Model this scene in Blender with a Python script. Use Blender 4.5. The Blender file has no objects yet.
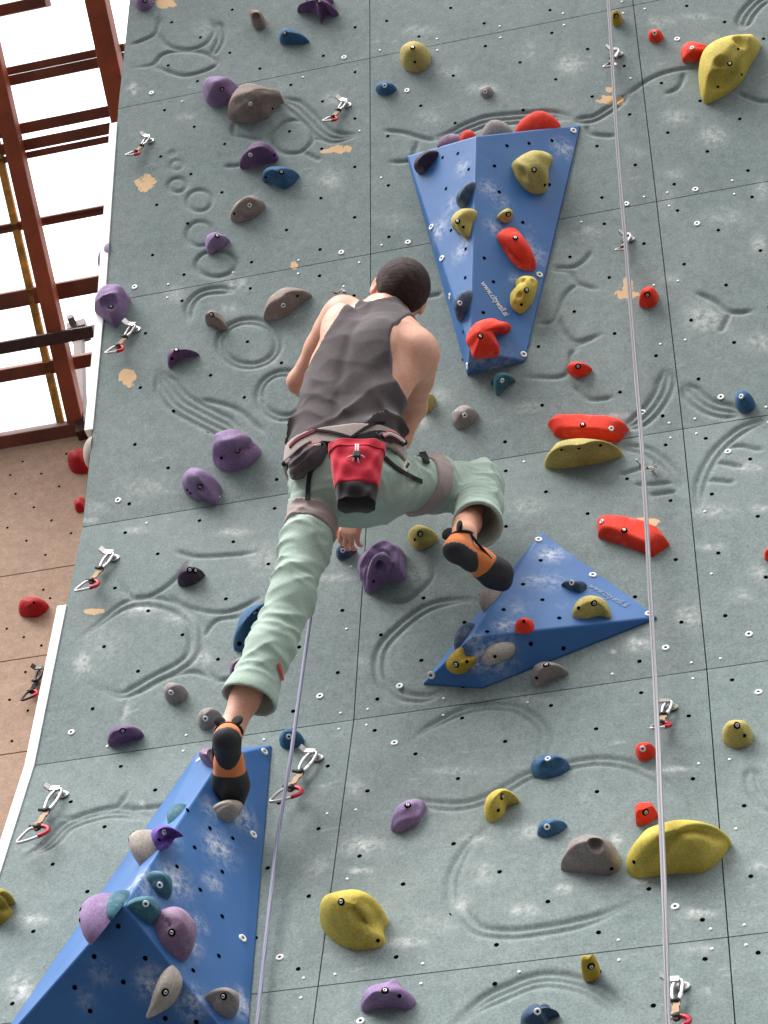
import bpy, bmesh, math, random
import numpy as np
from mathutils import Vector, Matrix, Euler
from mathutils.bvhtree import BVHTree
random.seed(7); rng = np.random.default_rng(7)
SC = bpy.context.scene
COL = SC.collection

# ------------------------------------------------------------------ camera and wall profile (fitted to the panel seams)
F = 2210.25
CAM = np.array([1.41315, -4.59902, -5.57727])
YAW, PIT, ROL = 0.28667, 2.4159, 0.0579
PW = 1.05                       # panel width
PH = PW * 1.03344               # panel height
TH = [0.18343, 0.15776, 0.00393, -0.14512]   # lean of the panel rows, top to bottom
DZ = 7.18                       # lifts everything so that the floor is z = 0
def _R(ax, a):
    c, s = math.cos(a), math.sin(a)
    if ax == 0: return np.array([[1,0,0],[0,c,-s],[0,s,c]])
    return np.array([[c,-s,0],[s,c,0],[0,0,1]])
CM = _R(2, YAW) @ _R(0, PIT) @ _R(2, ROL)
CAM = CAM + np.array([0, 0, DZ])
# profile points: level k (k = 0 is the 5th seam, 4 the 1st), extended one way to the floor and the other way upward
def _row(k):                    # lean of the row between level k and k+1
    return TH[min(max(3 - k, 0), 3)]
LV = {2: np.array([0.0, DZ])}
for k in (1, 0, -1, -2, -3, -4, -5):
    LV[k] = LV[k+1] - PH * np.array([-math.sin(_row(k)), math.cos(_row(k))])
for k in (2, 3, 4, 5, 6):
    LV[k+1] = LV[k] + PH * np.array([-math.sin(_row(k)), math.cos(_row(k))])
def row_frame(k):
    a = _row(k)
    o = np.array([0, *LV[k]]); t = np.array([0, -math.sin(a), math.cos(a)]); n = np.array([0, -math.cos(a), -math.sin(a)])
    return o, t, n
def wall_pt(u, s, h=0.0):       # u in panels from the left edge, s in panels from the 5th seam
    k = int(min(max(math.floor(s), -5), 6))
    o, t, n = row_frame(k)
    p = o + t * (s - k) * PH + n * h
    p[0] = (u - 1) * PW
    return p
def ray(px, py):
    d = CM @ np.array([(px - 384) / F, -(py - 512) / F, -1.0])
    return d / np.linalg.norm(d)
def wall_us(px, py, h=0.0):
    d = ray(px, py)
    best = None
    for k in range(-5, 7):
        o, t, n = row_frame(k)
        lam = ((o - CAM) @ n + h) / (d @ n)
        X = CAM + lam * d
        s = (X - o) @ t / PH + k
        if k - 1e-6 <= s <= k + 1 + 1e-6: return X[0] / PW + 1, s
        e = min(abs(s - k), abs(s - k - 1))
        if best is None or e < best[0]: best = (e, X[0] / PW + 1, min(max(s, k), k + 1 - 1e-6))
    return best[1], best[2]
def P(px, py, h=0.0):           # a point h metres off the wall that lies on the sight line through a pixel
    u, s = wall_us(px, py, h)
    return wall_pt(u, s, h)
def wall_plane(px, py):
    u, s = wall_us(px, py)
    o, t, n = row_frame(int(math.floor(s)))
    return o, n
def hit_plane(px, py, o, n, h=0.0):
    d = ray(px, py)
    return CAM + d * (((o - CAM) @ n + h) / (d @ n))
def to_px(X):
    d = (np.asarray(X) - CAM) @ CM
    return 384 + F * d[..., 0] / -d[..., 2], 512 - F * d[..., 1] / -d[..., 2]
CR = {}
for i, key in enumerate('abcdefghijkl'):
    CR[key] = ((0, 250, 508)[i % 3], (0, 250, 500, 764)[i // 3], .33854)
CR.update(A=(190,60,.16927), B=(400,110,.26042), C=(430,250,.16927), D=(530,380,.20833), E=(150,270,.234375), F=(340,500,.26042),
          G=(70,780,.23841), H=(470,730,.36458), K=(220,590,.10738), L=(310,500,.09766), M=(380,100,.33854), N=(400,520,.35156),
          O=(200,640,.1757), Q=(0,730,.3776), S=(0,200,.24433), T=(0,0,.19531), I=(0,0,1.0))
def cv(key, pts):
    ox, oy, s = CR[key]
    return [(ox + s * x, oy + s * y) for x, y in pts]
def cv1(key, p): return cv(key, [p])[0]

# ------------------------------------------------------------------ helpers
def lin(c):
    return tuple((v / 12.92 if v <= .04045 else ((v + .055) / 1.055) ** 2.4) for v in [x / 255 for x in c])
def link(o, parent=None):
    COL.objects.link(o)
    if parent is not None:
        o.parent = parent
        o.matrix_parent_inverse = parent.matrix_world.inverted()
    return o
def tag(o, label, cat, group=None, kind=None):
    if label: o['label'] = label
    if cat: o['category'] = cat
    if group: o['group'] = group
    if kind: o['kind'] = kind
    return o
def mesh_np(name, V, faces, mats, parent=None, smooth=True, mi=None):
    """V (n,3), faces a list of arrays (m,3) / (m,4)"""
    me = bpy.data.meshes.new(name)
    V = np.asarray(V, np.float32)
    me.vertices.add(len(V)); me.vertices.foreach_set('co', V.ravel())
    faces = [np.asarray(f, np.int32) for f in faces if len(f)]
    nl = sum(f.size for f in faces); nf = sum(len(f) for f in faces)
    me.loops.add(nl); me.loops.foreach_set('vertex_index', np.concatenate([f.ravel() for f in faces]))
    tot = np.concatenate([np.full(len(f), f.shape[1], np.int32) for f in faces])
    me.polygons.add(nf)
    me.polygons.foreach_set('loop_start', np.concatenate([[0], np.cumsum(tot)[:-1]]).astype(np.int32))
    try: me.polygons.foreach_set('loop_total', tot)
    except Exception: pass
    if mi is not None: me.polygons.foreach_set('material_index', np.asarray(mi, np.int32))
    me.polygons.foreach_set('use_smooth', np.full(nf, bool(smooth)))
    me.update(calc_edges=True); me.validate()
    for m in (mats if isinstance(mats, (list, tuple)) else [mats]): me.materials.append(m)
    o = bpy.data.objects.new(name, me)
    return link(o, parent)
def bm_obj(name, bm, mats, parent=None, smooth=False, bevel=0, seg=2):
    me = bpy.data.meshes.new(name)
    bmesh.ops.recalc_face_normals(bm, faces=bm.faces)
    for f in bm.faces: f.smooth = smooth
    bm.to_mesh(me); bm.free()
    for m in (mats if isinstance(mats, (list, tuple)) else [mats]): me.materials.append(m)
    o = bpy.data.objects.new(name, me)
    link(o, parent)
    if bevel:
        b = o.modifiers.new('bevel', 'BEVEL'); b.width = bevel; b.segments = seg; b.limit_method = 'ANGLE'; b.angle_limit = .5
    return o
def empty(name, loc, parent=None):
    o = bpy.data.objects.new(name, None); o.empty_display_size = .1
    o.location = loc; COL.objects.link(o)
    bpy.context.view_layer.update()
    return o
def unit(v): v = np.asarray(v, float); return v / np.linalg.norm(v)
def frame_from(n, up=(0, 0, 1)):
    n = unit(n); up = np.asarray(up, float)
    t = up - n * (up @ n)
    if np.linalg.norm(t) < 1e-4: t = np.array([0, 1, 0]) - n * n[1]
    t = unit(t); r = np.cross(t, n)
    return r, t, n              # right (as seen facing the surface), up, out
def catmull(pts, n, closed=True):
    P_ = np.asarray(pts, float); m = len(P_); out = []
    segs = m if closed else m - 1
    per = max(2, n // segs)
    for i in range(segs):
        if closed: a, b, c, d = P_[(i-1) % m], P_[i], P_[(i+1) % m], P_[(i+2) % m]
        else: a, b, c, d = P_[max(i-1, 0)], P_[i], P_[i+1], P_[min(i+2, m-1)]
        for j in range(per):
            t = j / per
            out.append(.5 * (2*b + (c-a)*t + (2*a-5*b+4*c-d)*t*t + (3*b-a-3*c+d)*t**3))
    if not closed: out.append(P_[-1])
    return np.array(out)
def tube_np(path, rad, nseg=8, cap=True):
    path = np.asarray(path, float); n = len(path)
    rad = np.broadcast_to(np.asarray(rad, float), (n,))
    tan = np.gradient(path, axis=0); tan /= np.linalg.norm(tan, axis=1)[:, None] + 1e-12
    ref = np.array([0, 0, 1.0]) if abs(tan[0][2]) < .9 else np.array([1.0, 0, 0])
    a = unit(np.cross(tan[0], ref)); V = []
    ang = np.arange(nseg) / nseg * 2 * math.pi
    for i in range(n):
        a = unit(a - tan[i] * (a @ tan[i])); b = np.cross(tan[i], a)
        V.append(path[i] + rad[i] * (np.cos(ang)[:, None] * a + np.sin(ang)[:, None] * b))
    V = np.concatenate(V)
    i0 = (np.arange(n - 1)[:, None] * nseg + np.arange(nseg)[None]).ravel()
    i1 = (np.arange(n - 1)[:, None] * nseg + (np.arange(nseg)[None] + 1) % nseg).ravel()
    Q = np.stack([i0, i1, i1 + nseg, i0 + nseg], 1)
    T = np.zeros((0, 3), int)
    if cap:
        V = np.concatenate([V, path[:1], path[-1:]]); c0, c1 = n * nseg, n * nseg + 1
        k = np.arange(nseg); k1 = (k + 1) % nseg
        T = np.concatenate([np.stack([k1, k, np.full(nseg, c0)], 1), np.stack([(n-1)*nseg + k, (n-1)*nseg + k1, np.full(nseg, c1)], 1)])
    return V, Q, T
class MB:
    """collects pieces with a material index into ONE mesh object"""
    def __init__(s): s.V = []; s.Q = []; s.T = []; s.mq = []; s.mt = []; s.n = 0
    def add(s, V, Q, T=None, m=0):
        V = np.asarray(V, float); s.V.append(V)
        if Q is not None and len(Q): s.Q.append(np.asarray(Q) + s.n); s.mq += [m] * len(Q)
        if T is not None and len(T): s.T.append(np.asarray(T) + s.n); s.mt += [m] * len(T)
        s.n += len(V); return s
    def tube(s, path, rad, nseg=8, m=0): return s.add(*tube_np(path, rad, nseg), m=m)
    def box(s, c, ax, ay, az, m=0):     # half axes
        c = np.asarray(c, float); V = []
        for z in (-1, 1):
            for y in (-1, 1):
                for x in (-1, 1): V.append(c + x*np.asarray(ax) + y*np.asarray(ay) + z*np.asarray(az))
        Q = [(0,2,3,1),(4,5,7,6),(0,1,5,4),(2,6,7,3),(0,4,6,2),(1,3,7,5)]
        if np.cross(ax, ay) @ np.asarray(az) < 0: Q = [q[::-1] for q in Q]
        return s.add(V, Q, m=m)
    def disc(s, c, n, r, seg=12, thick=0.0, m=0, inner=0.0, m_in=None):
        """a disc or ring standing THICK out of a surface"""
        rr, tt, n = frame_from(n); a = np.arange(seg) / seg * 2 * math.pi
        ring = lambda rad, z: np.asarray(c) + rad * (np.cos(a)[:, None] * rr + np.sin(a)[:, None] * tt) + n * z
        k = np.arange(seg); k1 = (k + 1) % seg
        if inner <= 0:
            V = np.concatenate([ring(r, 0), ring(r * .97, thick), [np.asarray(c) + n * thick]])
            s.add(V, np.stack([k, k1, k1 + seg, k + seg], 1)[:, ::-1] * 0 + np.stack([k1, k, k + seg, k1 + seg], 1), np.stack([k1 + seg, k + seg, np.full(seg, 2 * seg)], 1), m=m)
        else:
            V = np.concatenate([ring(r, 0), ring(r * .93, thick), ring(inner, thick), ring(inner, 0)])
            Q = np.concatenate([np.stack([k1 + j*seg, k + j*seg, k + (j+1)*seg, k1 + (j+1)*seg], 1) for j in range(3)])
            s.add(V, Q, m=m)
            if m_in is not None: s.disc(np.asarray(c) + n * thick * .25, n, inner, seg, .0005, m=m_in)
        return s
    def build(s, name, mats, parent=None, smooth=True):
        fs = []; mi = []
        if s.Q: fs.append(np.concatenate(s.Q)); mi += s.mq
        if s.T: fs.append(np.concatenate(s.T)); mi += s.mt
        return mesh_np(name, np.concatenate(s.V), fs, mats, parent, smooth, mi)

# ------------------------------------------------------------------ materials
def new_mat(name):
    m = bpy.data.materials.new(name); m.use_nodes = True
    nt = m.node_tree; b = nt.nodes['Principled BSDF']
    return m, nt, b
def N(nt, typ, **kw):
    n = nt.nodes.new(typ)
    for k, v in kw.items():
        if k in n.inputs: n.inputs[k].default_value = v
        else: setattr(n, k, v)
    return n
def mixc(nt, fac, a, b, blend='MIX'):
    n = nt.nodes.new('ShaderNodeMix'); n.data_type = 'RGBA'; n.blend_type = blend
    for sock, v in ((n.inputs[0], fac), (n.inputs[6], a), (n.inputs[7], b)):
        if hasattr(v, 'is_linked') or hasattr(v, 'links'): nt.links.new(v, sock)
        else: sock.default_value = v if not isinstance(v, tuple) else (*v[:3], 1)
    return n.outputs[2]
def ramp(nt, src, p0, p1, c0=(0,0,0), c1=(1,1,1)):
    r = nt.nodes.new('ShaderNodeValToRGB'); e = r.color_ramp.elements
    e[0].position = p0; e[1].position = p1; e[0].color = (*c0, 1); e[1].color = (*c1, 1)
    nt.links.new(src, r.inputs[0]); return r.outputs[0]
def noise(nt, scale, detail=4, rough=.55, coord='Object'):
    tc = N(nt, 'ShaderNodeTexCoord'); n = N(nt, 'ShaderNodeTexNoise', Scale=scale, Detail=detail, Roughness=rough)
    nt.links.new(tc.outputs[coord], n.inputs['Vector']); return n.outputs[0]
def bump(nt, b, src, strength=.3, dist=.002):
    n = N(nt, 'ShaderNodeBump', Strength=strength, Distance=dist); nt.links.new(src, n.inputs['Height']); nt.links.new(n.outputs[0], b.inputs['Normal'])
def simple(name, rgb, rough=.6, metal=0.0, var=.12, scale=30, bmp=0, spec=.5):
    m, nt, b = new_mat(name)
    c = lin(rgb); d = tuple(x * (1 - var) for x in c); e = tuple(min(1, x * (1 + var)) for x in c)
    col = ramp(nt, noise(nt, scale), .3, .7, d, e)
    nt.links.new(col, b.inputs['Base Color']); b.inputs['Roughness'].default_value = rough; b.inputs['Metallic'].default_value = metal
    b.inputs['Specular IOR Level'].default_value = spec
    if bmp: bump(nt, b, noise(nt, scale * 8, 3), bmp, .002)
    return m
def hold_mat(name, rgb, chalk=.35, rough=.75, dark=.7):
    """cast resin with worn, chalk-rubbed patches"""
    m, nt, b = new_mat(name)
    c = lin(rgb); d = tuple(x * dark for x in c)
    big = noise(nt, 9, 5, .6); fine = noise(nt, 160, 2)
    col = ramp(nt, big, .32, .62, d, c)
    col = mixc(nt, ramp(nt, noise(nt, 14, 6, .7), .52, .78, (0,0,0), (chalk,)*3), col, lin((225, 220, 218)))
    col = mixc(nt, .18, col, ramp(nt, fine, .3, .7, (0,0,0), (1,1,1)), 'OVERLAY')
    nt.links.new(col, b.inputs['Base Color']); b.inputs['Roughness'].default_value = rough
    b.inputs['Specular IOR Level'].default_value = .3
    bump(nt, b, noise(nt, 220, 3), .25, .0015)
    return m
M = {}
M['purple'] = hold_mat('purple_resin', (148, 122, 162), .30)
M['deep_purple'] = hold_mat('deep_purple_resin', (112, 82, 120), .25)
M['mauve'] = hold_mat('mauve_resin', (140, 112, 138), .35)
M['violet'] = hold_mat('violet_resin', (112, 78, 168), .2)
M['grey'] = hold_mat('grey_resin', (150, 140, 136), .35)
M['brown'] = hold_mat('brown_grey_resin', (148, 132, 122), .3)
M['pale'] = hold_mat('pale_grey_resin', (172, 162, 152), .4)
M['dark'] = hold_mat('dark_plum_resin', (70, 58, 72), .2)
M['blue'] = hold_mat('blue_resin', (56, 100, 138), .2)
M['navy'] = hold_mat('slate_blue_resin', (62, 82, 108), .3)
M['teal'] = hold_mat('teal_resin', (62, 110, 126), .25)
M['yellow'] = hold_mat('yellow_resin', (210, 188, 84), .22)
M['olive'] = hold_mat('olive_resin', (188, 171, 98), .22)
M['mustard'] = hold_mat('mustard_resin', (176, 148, 48), .15)
M['red'] = hold_mat('orange_red_resin', (236, 58, 34), .22, dark=.8)
M['crimson'] = hold_mat('crimson_resin', (196, 26, 34), .08, .6)
M['black'] = simple('black_void', (8, 8, 9), 1.0, var=.02, spec=0)
M['steel'] = simple('bright_steel', (205, 203, 200), .35, .75, var=.06)
M['white'] = simple('white_washer_plastic', (238, 238, 236), .5, var=.03)
M['darksteel'] = simple('dark_steel', (60, 56, 54), .4, .7)
M['black_rubber'] = simple('black_rubber', (30, 29, 31), .55, var=.2, bmp=.2)
M['tan_web'] = simple('tan_webbing', (176, 146, 116), .85, bmp=.4)
M['alu'] = simple('silver_alloy', (196, 192, 190), .32, .75, var=.05)
M['red_alu'] = simple('red_anodised_alloy', (190, 34, 52), .35, .35)

def wall_material(name, c0, c1, speck, tanc):
    m, nt, b = new_mat(name)
    big = noise(nt, 1.6, 6, .62)
    col = ramp(nt, big, .3, .7, lin(c0), lin(c1))
    gr = noise(nt, 150, 4, .75)
    col = mixc(nt, speck, col, ramp(nt, gr, .3, .7), 'OVERLAY')
    gr2 = noise(nt, 26, 5, .7)
    col = mixc(nt, .12, col, ramp(nt, gr2, .32, .68), 'OVERLAY')
    # rubbed-in chalk: thin scattered scuffs plus the smears stored on the panels
    at = N(nt, 'ShaderNodeAttribute', attribute_name='chalk')
    mp = N(nt, 'ShaderNodeMapping'); tc = N(nt, 'ShaderNodeTexCoord'); nt.links.new(tc.outputs['Object'], mp.inputs['Vector'])
    mp.inputs['Rotation'].default_value = (0, .5, 0); mp.inputs['Scale'].default_value = (7, 9, 18)
    sn = N(nt, 'ShaderNodeTexNoise', Scale=1.0, Detail=7, Roughness=.72); nt.links.new(mp.outputs[0], sn.inputs['Vector'])
    scuff = ramp(nt, sn.outputs[0], .62, .80, (0,0,0), (.42,)*3)
    add = N(nt, 'ShaderNodeMath', operation='MULTIPLY_ADD', use_clamp=True)
    br = ramp(nt, noise(nt, 42, 6, .75), .38, .66, (.0,)*3, (1,)*3)
    nt.links.new(at.outputs['Fac'], add.inputs[0]); nt.links.new(br, add.inputs[1]); nt.links.new(scuff, add.inputs[2])
    col = mixc(nt, add.outputs[0], col, lin((222, 222, 218)))
    at2 = N(nt, 'ShaderNodeAttribute', attribute_name='bare')
    mm = N(nt, 'ShaderNodeMath', operation='MULTIPLY_ADD'); nt.links.new(noise(nt, 34, 4), mm.inputs[0]); mm.inputs[1].default_value = 2.6; mm.inputs[2].default_value = -1.3
    k8 = N(nt, 'ShaderNodeMath', operation='MULTIPLY', use_clamp=True); nt.links.new(at2.outputs['Fac'], k8.inputs[0]); k8.inputs[1].default_value = 6
    ad2 = N(nt, 'ShaderNodeMath', operation='MULTIPLY_ADD'); nt.links.new(mm.outputs[0], ad2.inputs[0]); nt.links.new(k8.outputs[0], ad2.inputs[1]); nt.links.new(at2.outputs['Fac'], ad2.inputs[2])
    col = mixc(nt, ramp(nt, ad2.outputs[0], .48, .58), col, lin(tanc))
    nt.links.new(col, b.inputs['Base Color']); b.inputs['Roughness'].default_value = .85; b.inputs['Specular IOR Level'].default_value = .25
    bump(nt, b, noise(nt, 300, 4, .7), .35, .0015)
    return m
M['wall'] = wall_material('sanded_green_grey_panel', (113, 125, 124), (130, 140, 138), .30, (214, 178, 138))
M['beige'] = wall_material('sanded_beige_panel', (168, 140, 122), (182, 154, 134), .22, (214, 178, 138))
def volume_material():
    m, nt, b = new_mat('blue_painted_plywood')
    col = ramp(nt, noise(nt, 3, 5, .6), .3, .7, lin((46, 94, 152)), lin((58, 110, 170)))
    mp = N(nt, 'ShaderNodeMapping'); tc = N(nt, 'ShaderNodeTexCoord'); nt.links.new(tc.outputs['Object'], mp.inputs['Vector'])
    mp.inputs['Scale'].default_value = (10, 10, 6)
    sn = N(nt, 'ShaderNodeTexNoise', Scale=1.0, Detail=8, Roughness=.72); nt.links.new(mp.outputs[0], sn.inputs['Vector'])
    col = mixc(nt, ramp(nt, sn.outputs[0], .62, .86, (0,0,0), (.30,)*3), col, lin((190, 200, 214)))
    at = N(nt, 'ShaderNodeAttribute', attribute_name='chalk')
    mu = N(nt, 'ShaderNodeMath', operation='MULTIPLY'); nt.links.new(at.outputs['Fac'], mu.inputs[0])
    nt.links.new(ramp(nt, noise(nt, 45, 6, .75), .40, .62), mu.inputs[1])
    col = mixc(nt, mu.outputs[0], col, lin((222, 224, 228)))
    nt.links.new(col, b.inputs['Base Color']); b.inputs['Roughness'].default_value = .5; b.inputs['Specular IOR Level'].default_value = .4
    bump(nt, b, noise(nt, 240, 3), .15, .001)
    return m
M['volume'] = volume_material()
# ------------------------------------------------------------------ world and light
w = bpy.data.worlds.new('overcast_daylight'); SC.world = w; w.use_nodes = True
nt = w.node_tree; bg = nt.nodes['Background']
tc = N(nt, 'ShaderNodeTexCoord'); sp = N(nt, 'ShaderNodeSeparateXYZ'); nt.links.new(tc.outputs['Generated'], sp.inputs[0])
rp = nt.nodes.new('ShaderNodeValToRGB'); e = rp.color_ramp.elements
e[0].position = .08; e[0].color = (.07, .072, .078, 1); e[1].position = .82; e[1].color = (1.0, 1.0, 1.0, 1)
nt.links.new(sp.outputs[2], rp.inputs[0]); nt.links.new(rp.outputs[0], bg.inputs[0]); bg.inputs[1].default_value = 1.0
def sun(name, az, el, power, angle, col=(1, 1, 1)):
    l = bpy.data.lights.new(name, 'SUN'); l.energy = power; l.angle = math.radians(angle); l.color = col
    o = bpy.data.objects.new(name, l); COL.objects.link(o)
    d = Vector((math.cos(el) * math.sin(az), -math.cos(el) * math.cos(az), math.sin(el)))   # az 0 = straight out from the wall
    o.rotation_euler = d.to_track_quat('Z', 'Y').to_euler(); return o
sun('soft_daylight', math.radians(-40), math.radians(50), 1.5, 34, (1.0, .99, .975))

cam = bpy.data.cameras.new('camera'); camo = bpy.data.objects.new('camera', cam); COL.objects.link(camo)
cam.sensor_fit = 'HORIZONTAL'; cam.sensor_width = 36.0; cam.lens = F * 36 / 768; cam.clip_end = 200
mw = Matrix.Identity(4)
for i in range(3):
    for j in range(3): mw[i][j] = CM[i][j]
    mw[i][3] = CAM[i]
camo.matrix_world = mw
SC.camera = camo
bpy.context.view_layer.update()
SC.view_settings.view_transform = 'Standard'; SC.view_settings.look = 'None'; SC.view_settings.gamma = 1.0
SC.view_settings.use_curve_mapping = False; SC.view_settings.exposure = 1.62

# ------------------------------------------------------------------ the climbing wall
EDGE_S = [-5, .57, 2.4, 3.25, 4.015, 4.63, 7]; EDGE_U = [.042, .042, .034, .022, .0, .004, .0]
def u_edge(s): return np.interp(s, EDGE_S, EDGE_U)
RELIEF = []     # (metric polyline (x, sigma), amplitude, sigma)
def us_m(key, pts):
    out = []
    for p in cv(key, pts):
        u, s = wall_us(*p); out.append((u * PW, s * PH))
    return np.array(out)
def groove(key, pts, lines=1, amp=.0095, sig=.0070, gap=.026, closed=False):
    c = catmull(us_m(key, pts), max(24, 8 * len(pts)), closed)
    if closed: c = np.concatenate([c, c[:1]])
    tg = np.gradient(c, axis=0); tg /= np.linalg.norm(tg, axis=1)[:, None] + 1e-9
    nr = np.stack([-tg[:, 1], tg[:, 0]], 1); L = np.linspace(0, 1, len(c))
    for i in range(lines):
        off = (i - (lines - 1) / 2) * gap
        fade = np.ones(len(c)) if closed else np.clip(np.minimum(L, 1 - L) * 7, 0.15, 1)
        RELIEF.append((c + nr * off * (np.ones(len(c)) if closed else np.clip(np.minimum(L, 1 - L) * 5, .25, 1))[:, None], amp * fade, sig))
def ell(cx, cy, rx, ry, n=14, a0=0, a1=360):
    return [(cx + rx * math.cos(math.radians(a)), cy + ry * math.sin(math.radians(a))) for a in np.linspace(a0, a1, n, endpoint=(a1 - a0) % 360 != 0)]
G = groove
G('a', [(385,132),(440,110),(462,90),(470,45)]); G('a', [(462,92),(500,135),(560,145),(610,125),(632,85),(622,55)])
G('a', [(395,200),(450,190),(480,160),(530,150),(600,155),(640,185),(600,210),(540,222),(490,208),(455,195)]); G('a', [(640,65),(652,110),(625,165)], 2)
for q in ((508,452,6,5), (521,487,16,14), (523,546,25,20), (588,592,36,31), (590,690,38,36)): G('a', ell(*q), 1, .005 if q[2] < 20 else .008, closed=True)
G('a', [(665,490),(705,487),(740,470)]); G('a', [(690,360),(692,395),(730,405),(775,412)])
G('b', [(85,290),(130,310),(170,345),(210,385),(250,405),(320,398)], 3)
G('b', [(60,400),(110,357),(160,360),(185,405),(155,445),(110,452),(75,435)], closed=True); G('b', [(185,405),(245,418)]); G('b', [(158,448),(205,472)])
G('b', [(395,385),(450,390),(500,405),(548,415)]); G('b', [(495,415),(480,460),(465,475),(412,478)])
G('b', [(535,412),(600,395),(660,370),(700,357),(765,350),(830,345),(900,342),(960,352)], 3)
G('c', [(195,352),(250,350),(310,315),(352,280)], 2); G('c', [(345,285),(420,232),(490,207),(575,197)]); G('c', [(520,215),(505,255),(468,276)])
G('c', [(690,85),(705,45),(740,5),(770,-10)], 3); G('c', [(680,275),(740,298),(790,297)]); G('c', [(232,370),(247,395),(320,402)])
G('f', [(130,50),(190,50),(225,30),(245,5)]); G('f', [(130,57),(180,65),(207,97),(270,117)]); G('f', [(95,217),(135,205),(170,130),(207,98)])
G('f', [(150,195),(165,240),(205,270),(278,248)]); G('f', [(138,213),(195,280),(185,310),(180,350),(150,375),(35,374)]); G('f', [(195,282),(250,262)]); G('f', [(195,400),(240,440),(310,435)])
G('f', [(470,345),(465,400),(440,450),(400,495),(340,528)], 3); G('f', [(520,395),(560,440),(610,468),(700,482)], 3)
G('f', [(555,125),(610,150),(655,182),(725,180)], amp=.011); G('f', [(657,182),(630,240)], amp=.009)
G('f', [(325,578),(400,590),(450,620),(490,660),(522,730)], 2); G('f', [(375,692),(440,690),(505,680)]); G('f', [(335,662),(405,640)]); G('f', [(425,722),(495,712)])
G('f', [(775,498),(700,525),(640,570),(600,620),(570,690),(563,775)], 2); G('f', [(645,582),(690,578),(750,592)]); G('f', [(615,625),(695,640)]); G('f', [(585,677),(665,685)])
G('d', [(558,215),(560,165),(590,130),(640,118),(695,122)], 2); G('d', ell(735,275,86,66), 2, gap=.02, closed=True); G('d', ell(637,40,58,38), closed=True)
G('d', [(470,355),(490,400),(530,450),(600,490),(660,520),(715,545)], 4); G('d', [(590,440),(700,470),(780,540)])
G('e', ell(100,428,72,66), 2, gap=.02, closed=True); G('e', [(528,136),(560,130)])
G('g', [(355,240),(380,280),(410,290),(460,275),(520,230),(562,175)]); G('g', [(520,150),(570,165),(640,165),(760,155)]); G('g', [(495,280),(540,310),(620,330),(690,325),(775,285)], amp=.01)
G('g', [(235,412),(300,360),(360,315),(420,298),(500,310),(560,345),(577,390),(570,450),(530,490),(460,527),(400,560),(350,575),(262,544)], 2, gap=.036, amp=.009)
G('g', [(600,405),(640,355),(710,345)]); G('g', [(600,400),(595,470),(640,530),(700,518)]); G('g', [(380,575),(360,645)], amp=.004); G('g', [(400,575),(480,527),(570,507),(640,532)])
G('h', [(530,155),(540,220),(500,270),(450,300),(395,290)]); G('h', [(672,296),(600,298),(520,320),(440,380),(390,440),(383,510),(410,550),(460,580),(530,582),(580,555)], 2)
G('h', [(475,712),(530,670),(620,625),(700,608),(775,612),(815,630),(855,665),(872,720),(850,780),(800,830)], 2, gap=.022)
G('j', [(70,280),(150,230),(200,180),(280,150),(360,140),(450,165)], 3, gap=.02); G('j', [(180,160),(240,157),(300,140),(350,120),(378,80)]); G('j', [(345,130),(420,130),(500,120)])
G('k', [(445,50),(480,100),(540,118),(620,122),(690,105),(750,75),(830,30),(940,2),(1040,-10),(1130,5),(1200,40),(1260,90),(1285,160)], 2)
G('k', [(715,180),(650,235),(605,320),(600,400),(630,450),(680,490),(768,500),(860,490),(960,472),(1060,440),(1150,400)], 2)
G('k', [(590,785),(680,710),(768,667),(840,640),(910,637),(1000,660),(1070,710),(1130,790)], 3, gap=.02); G('l', [(715,10),(730,80),(790,145)], 2)

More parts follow.
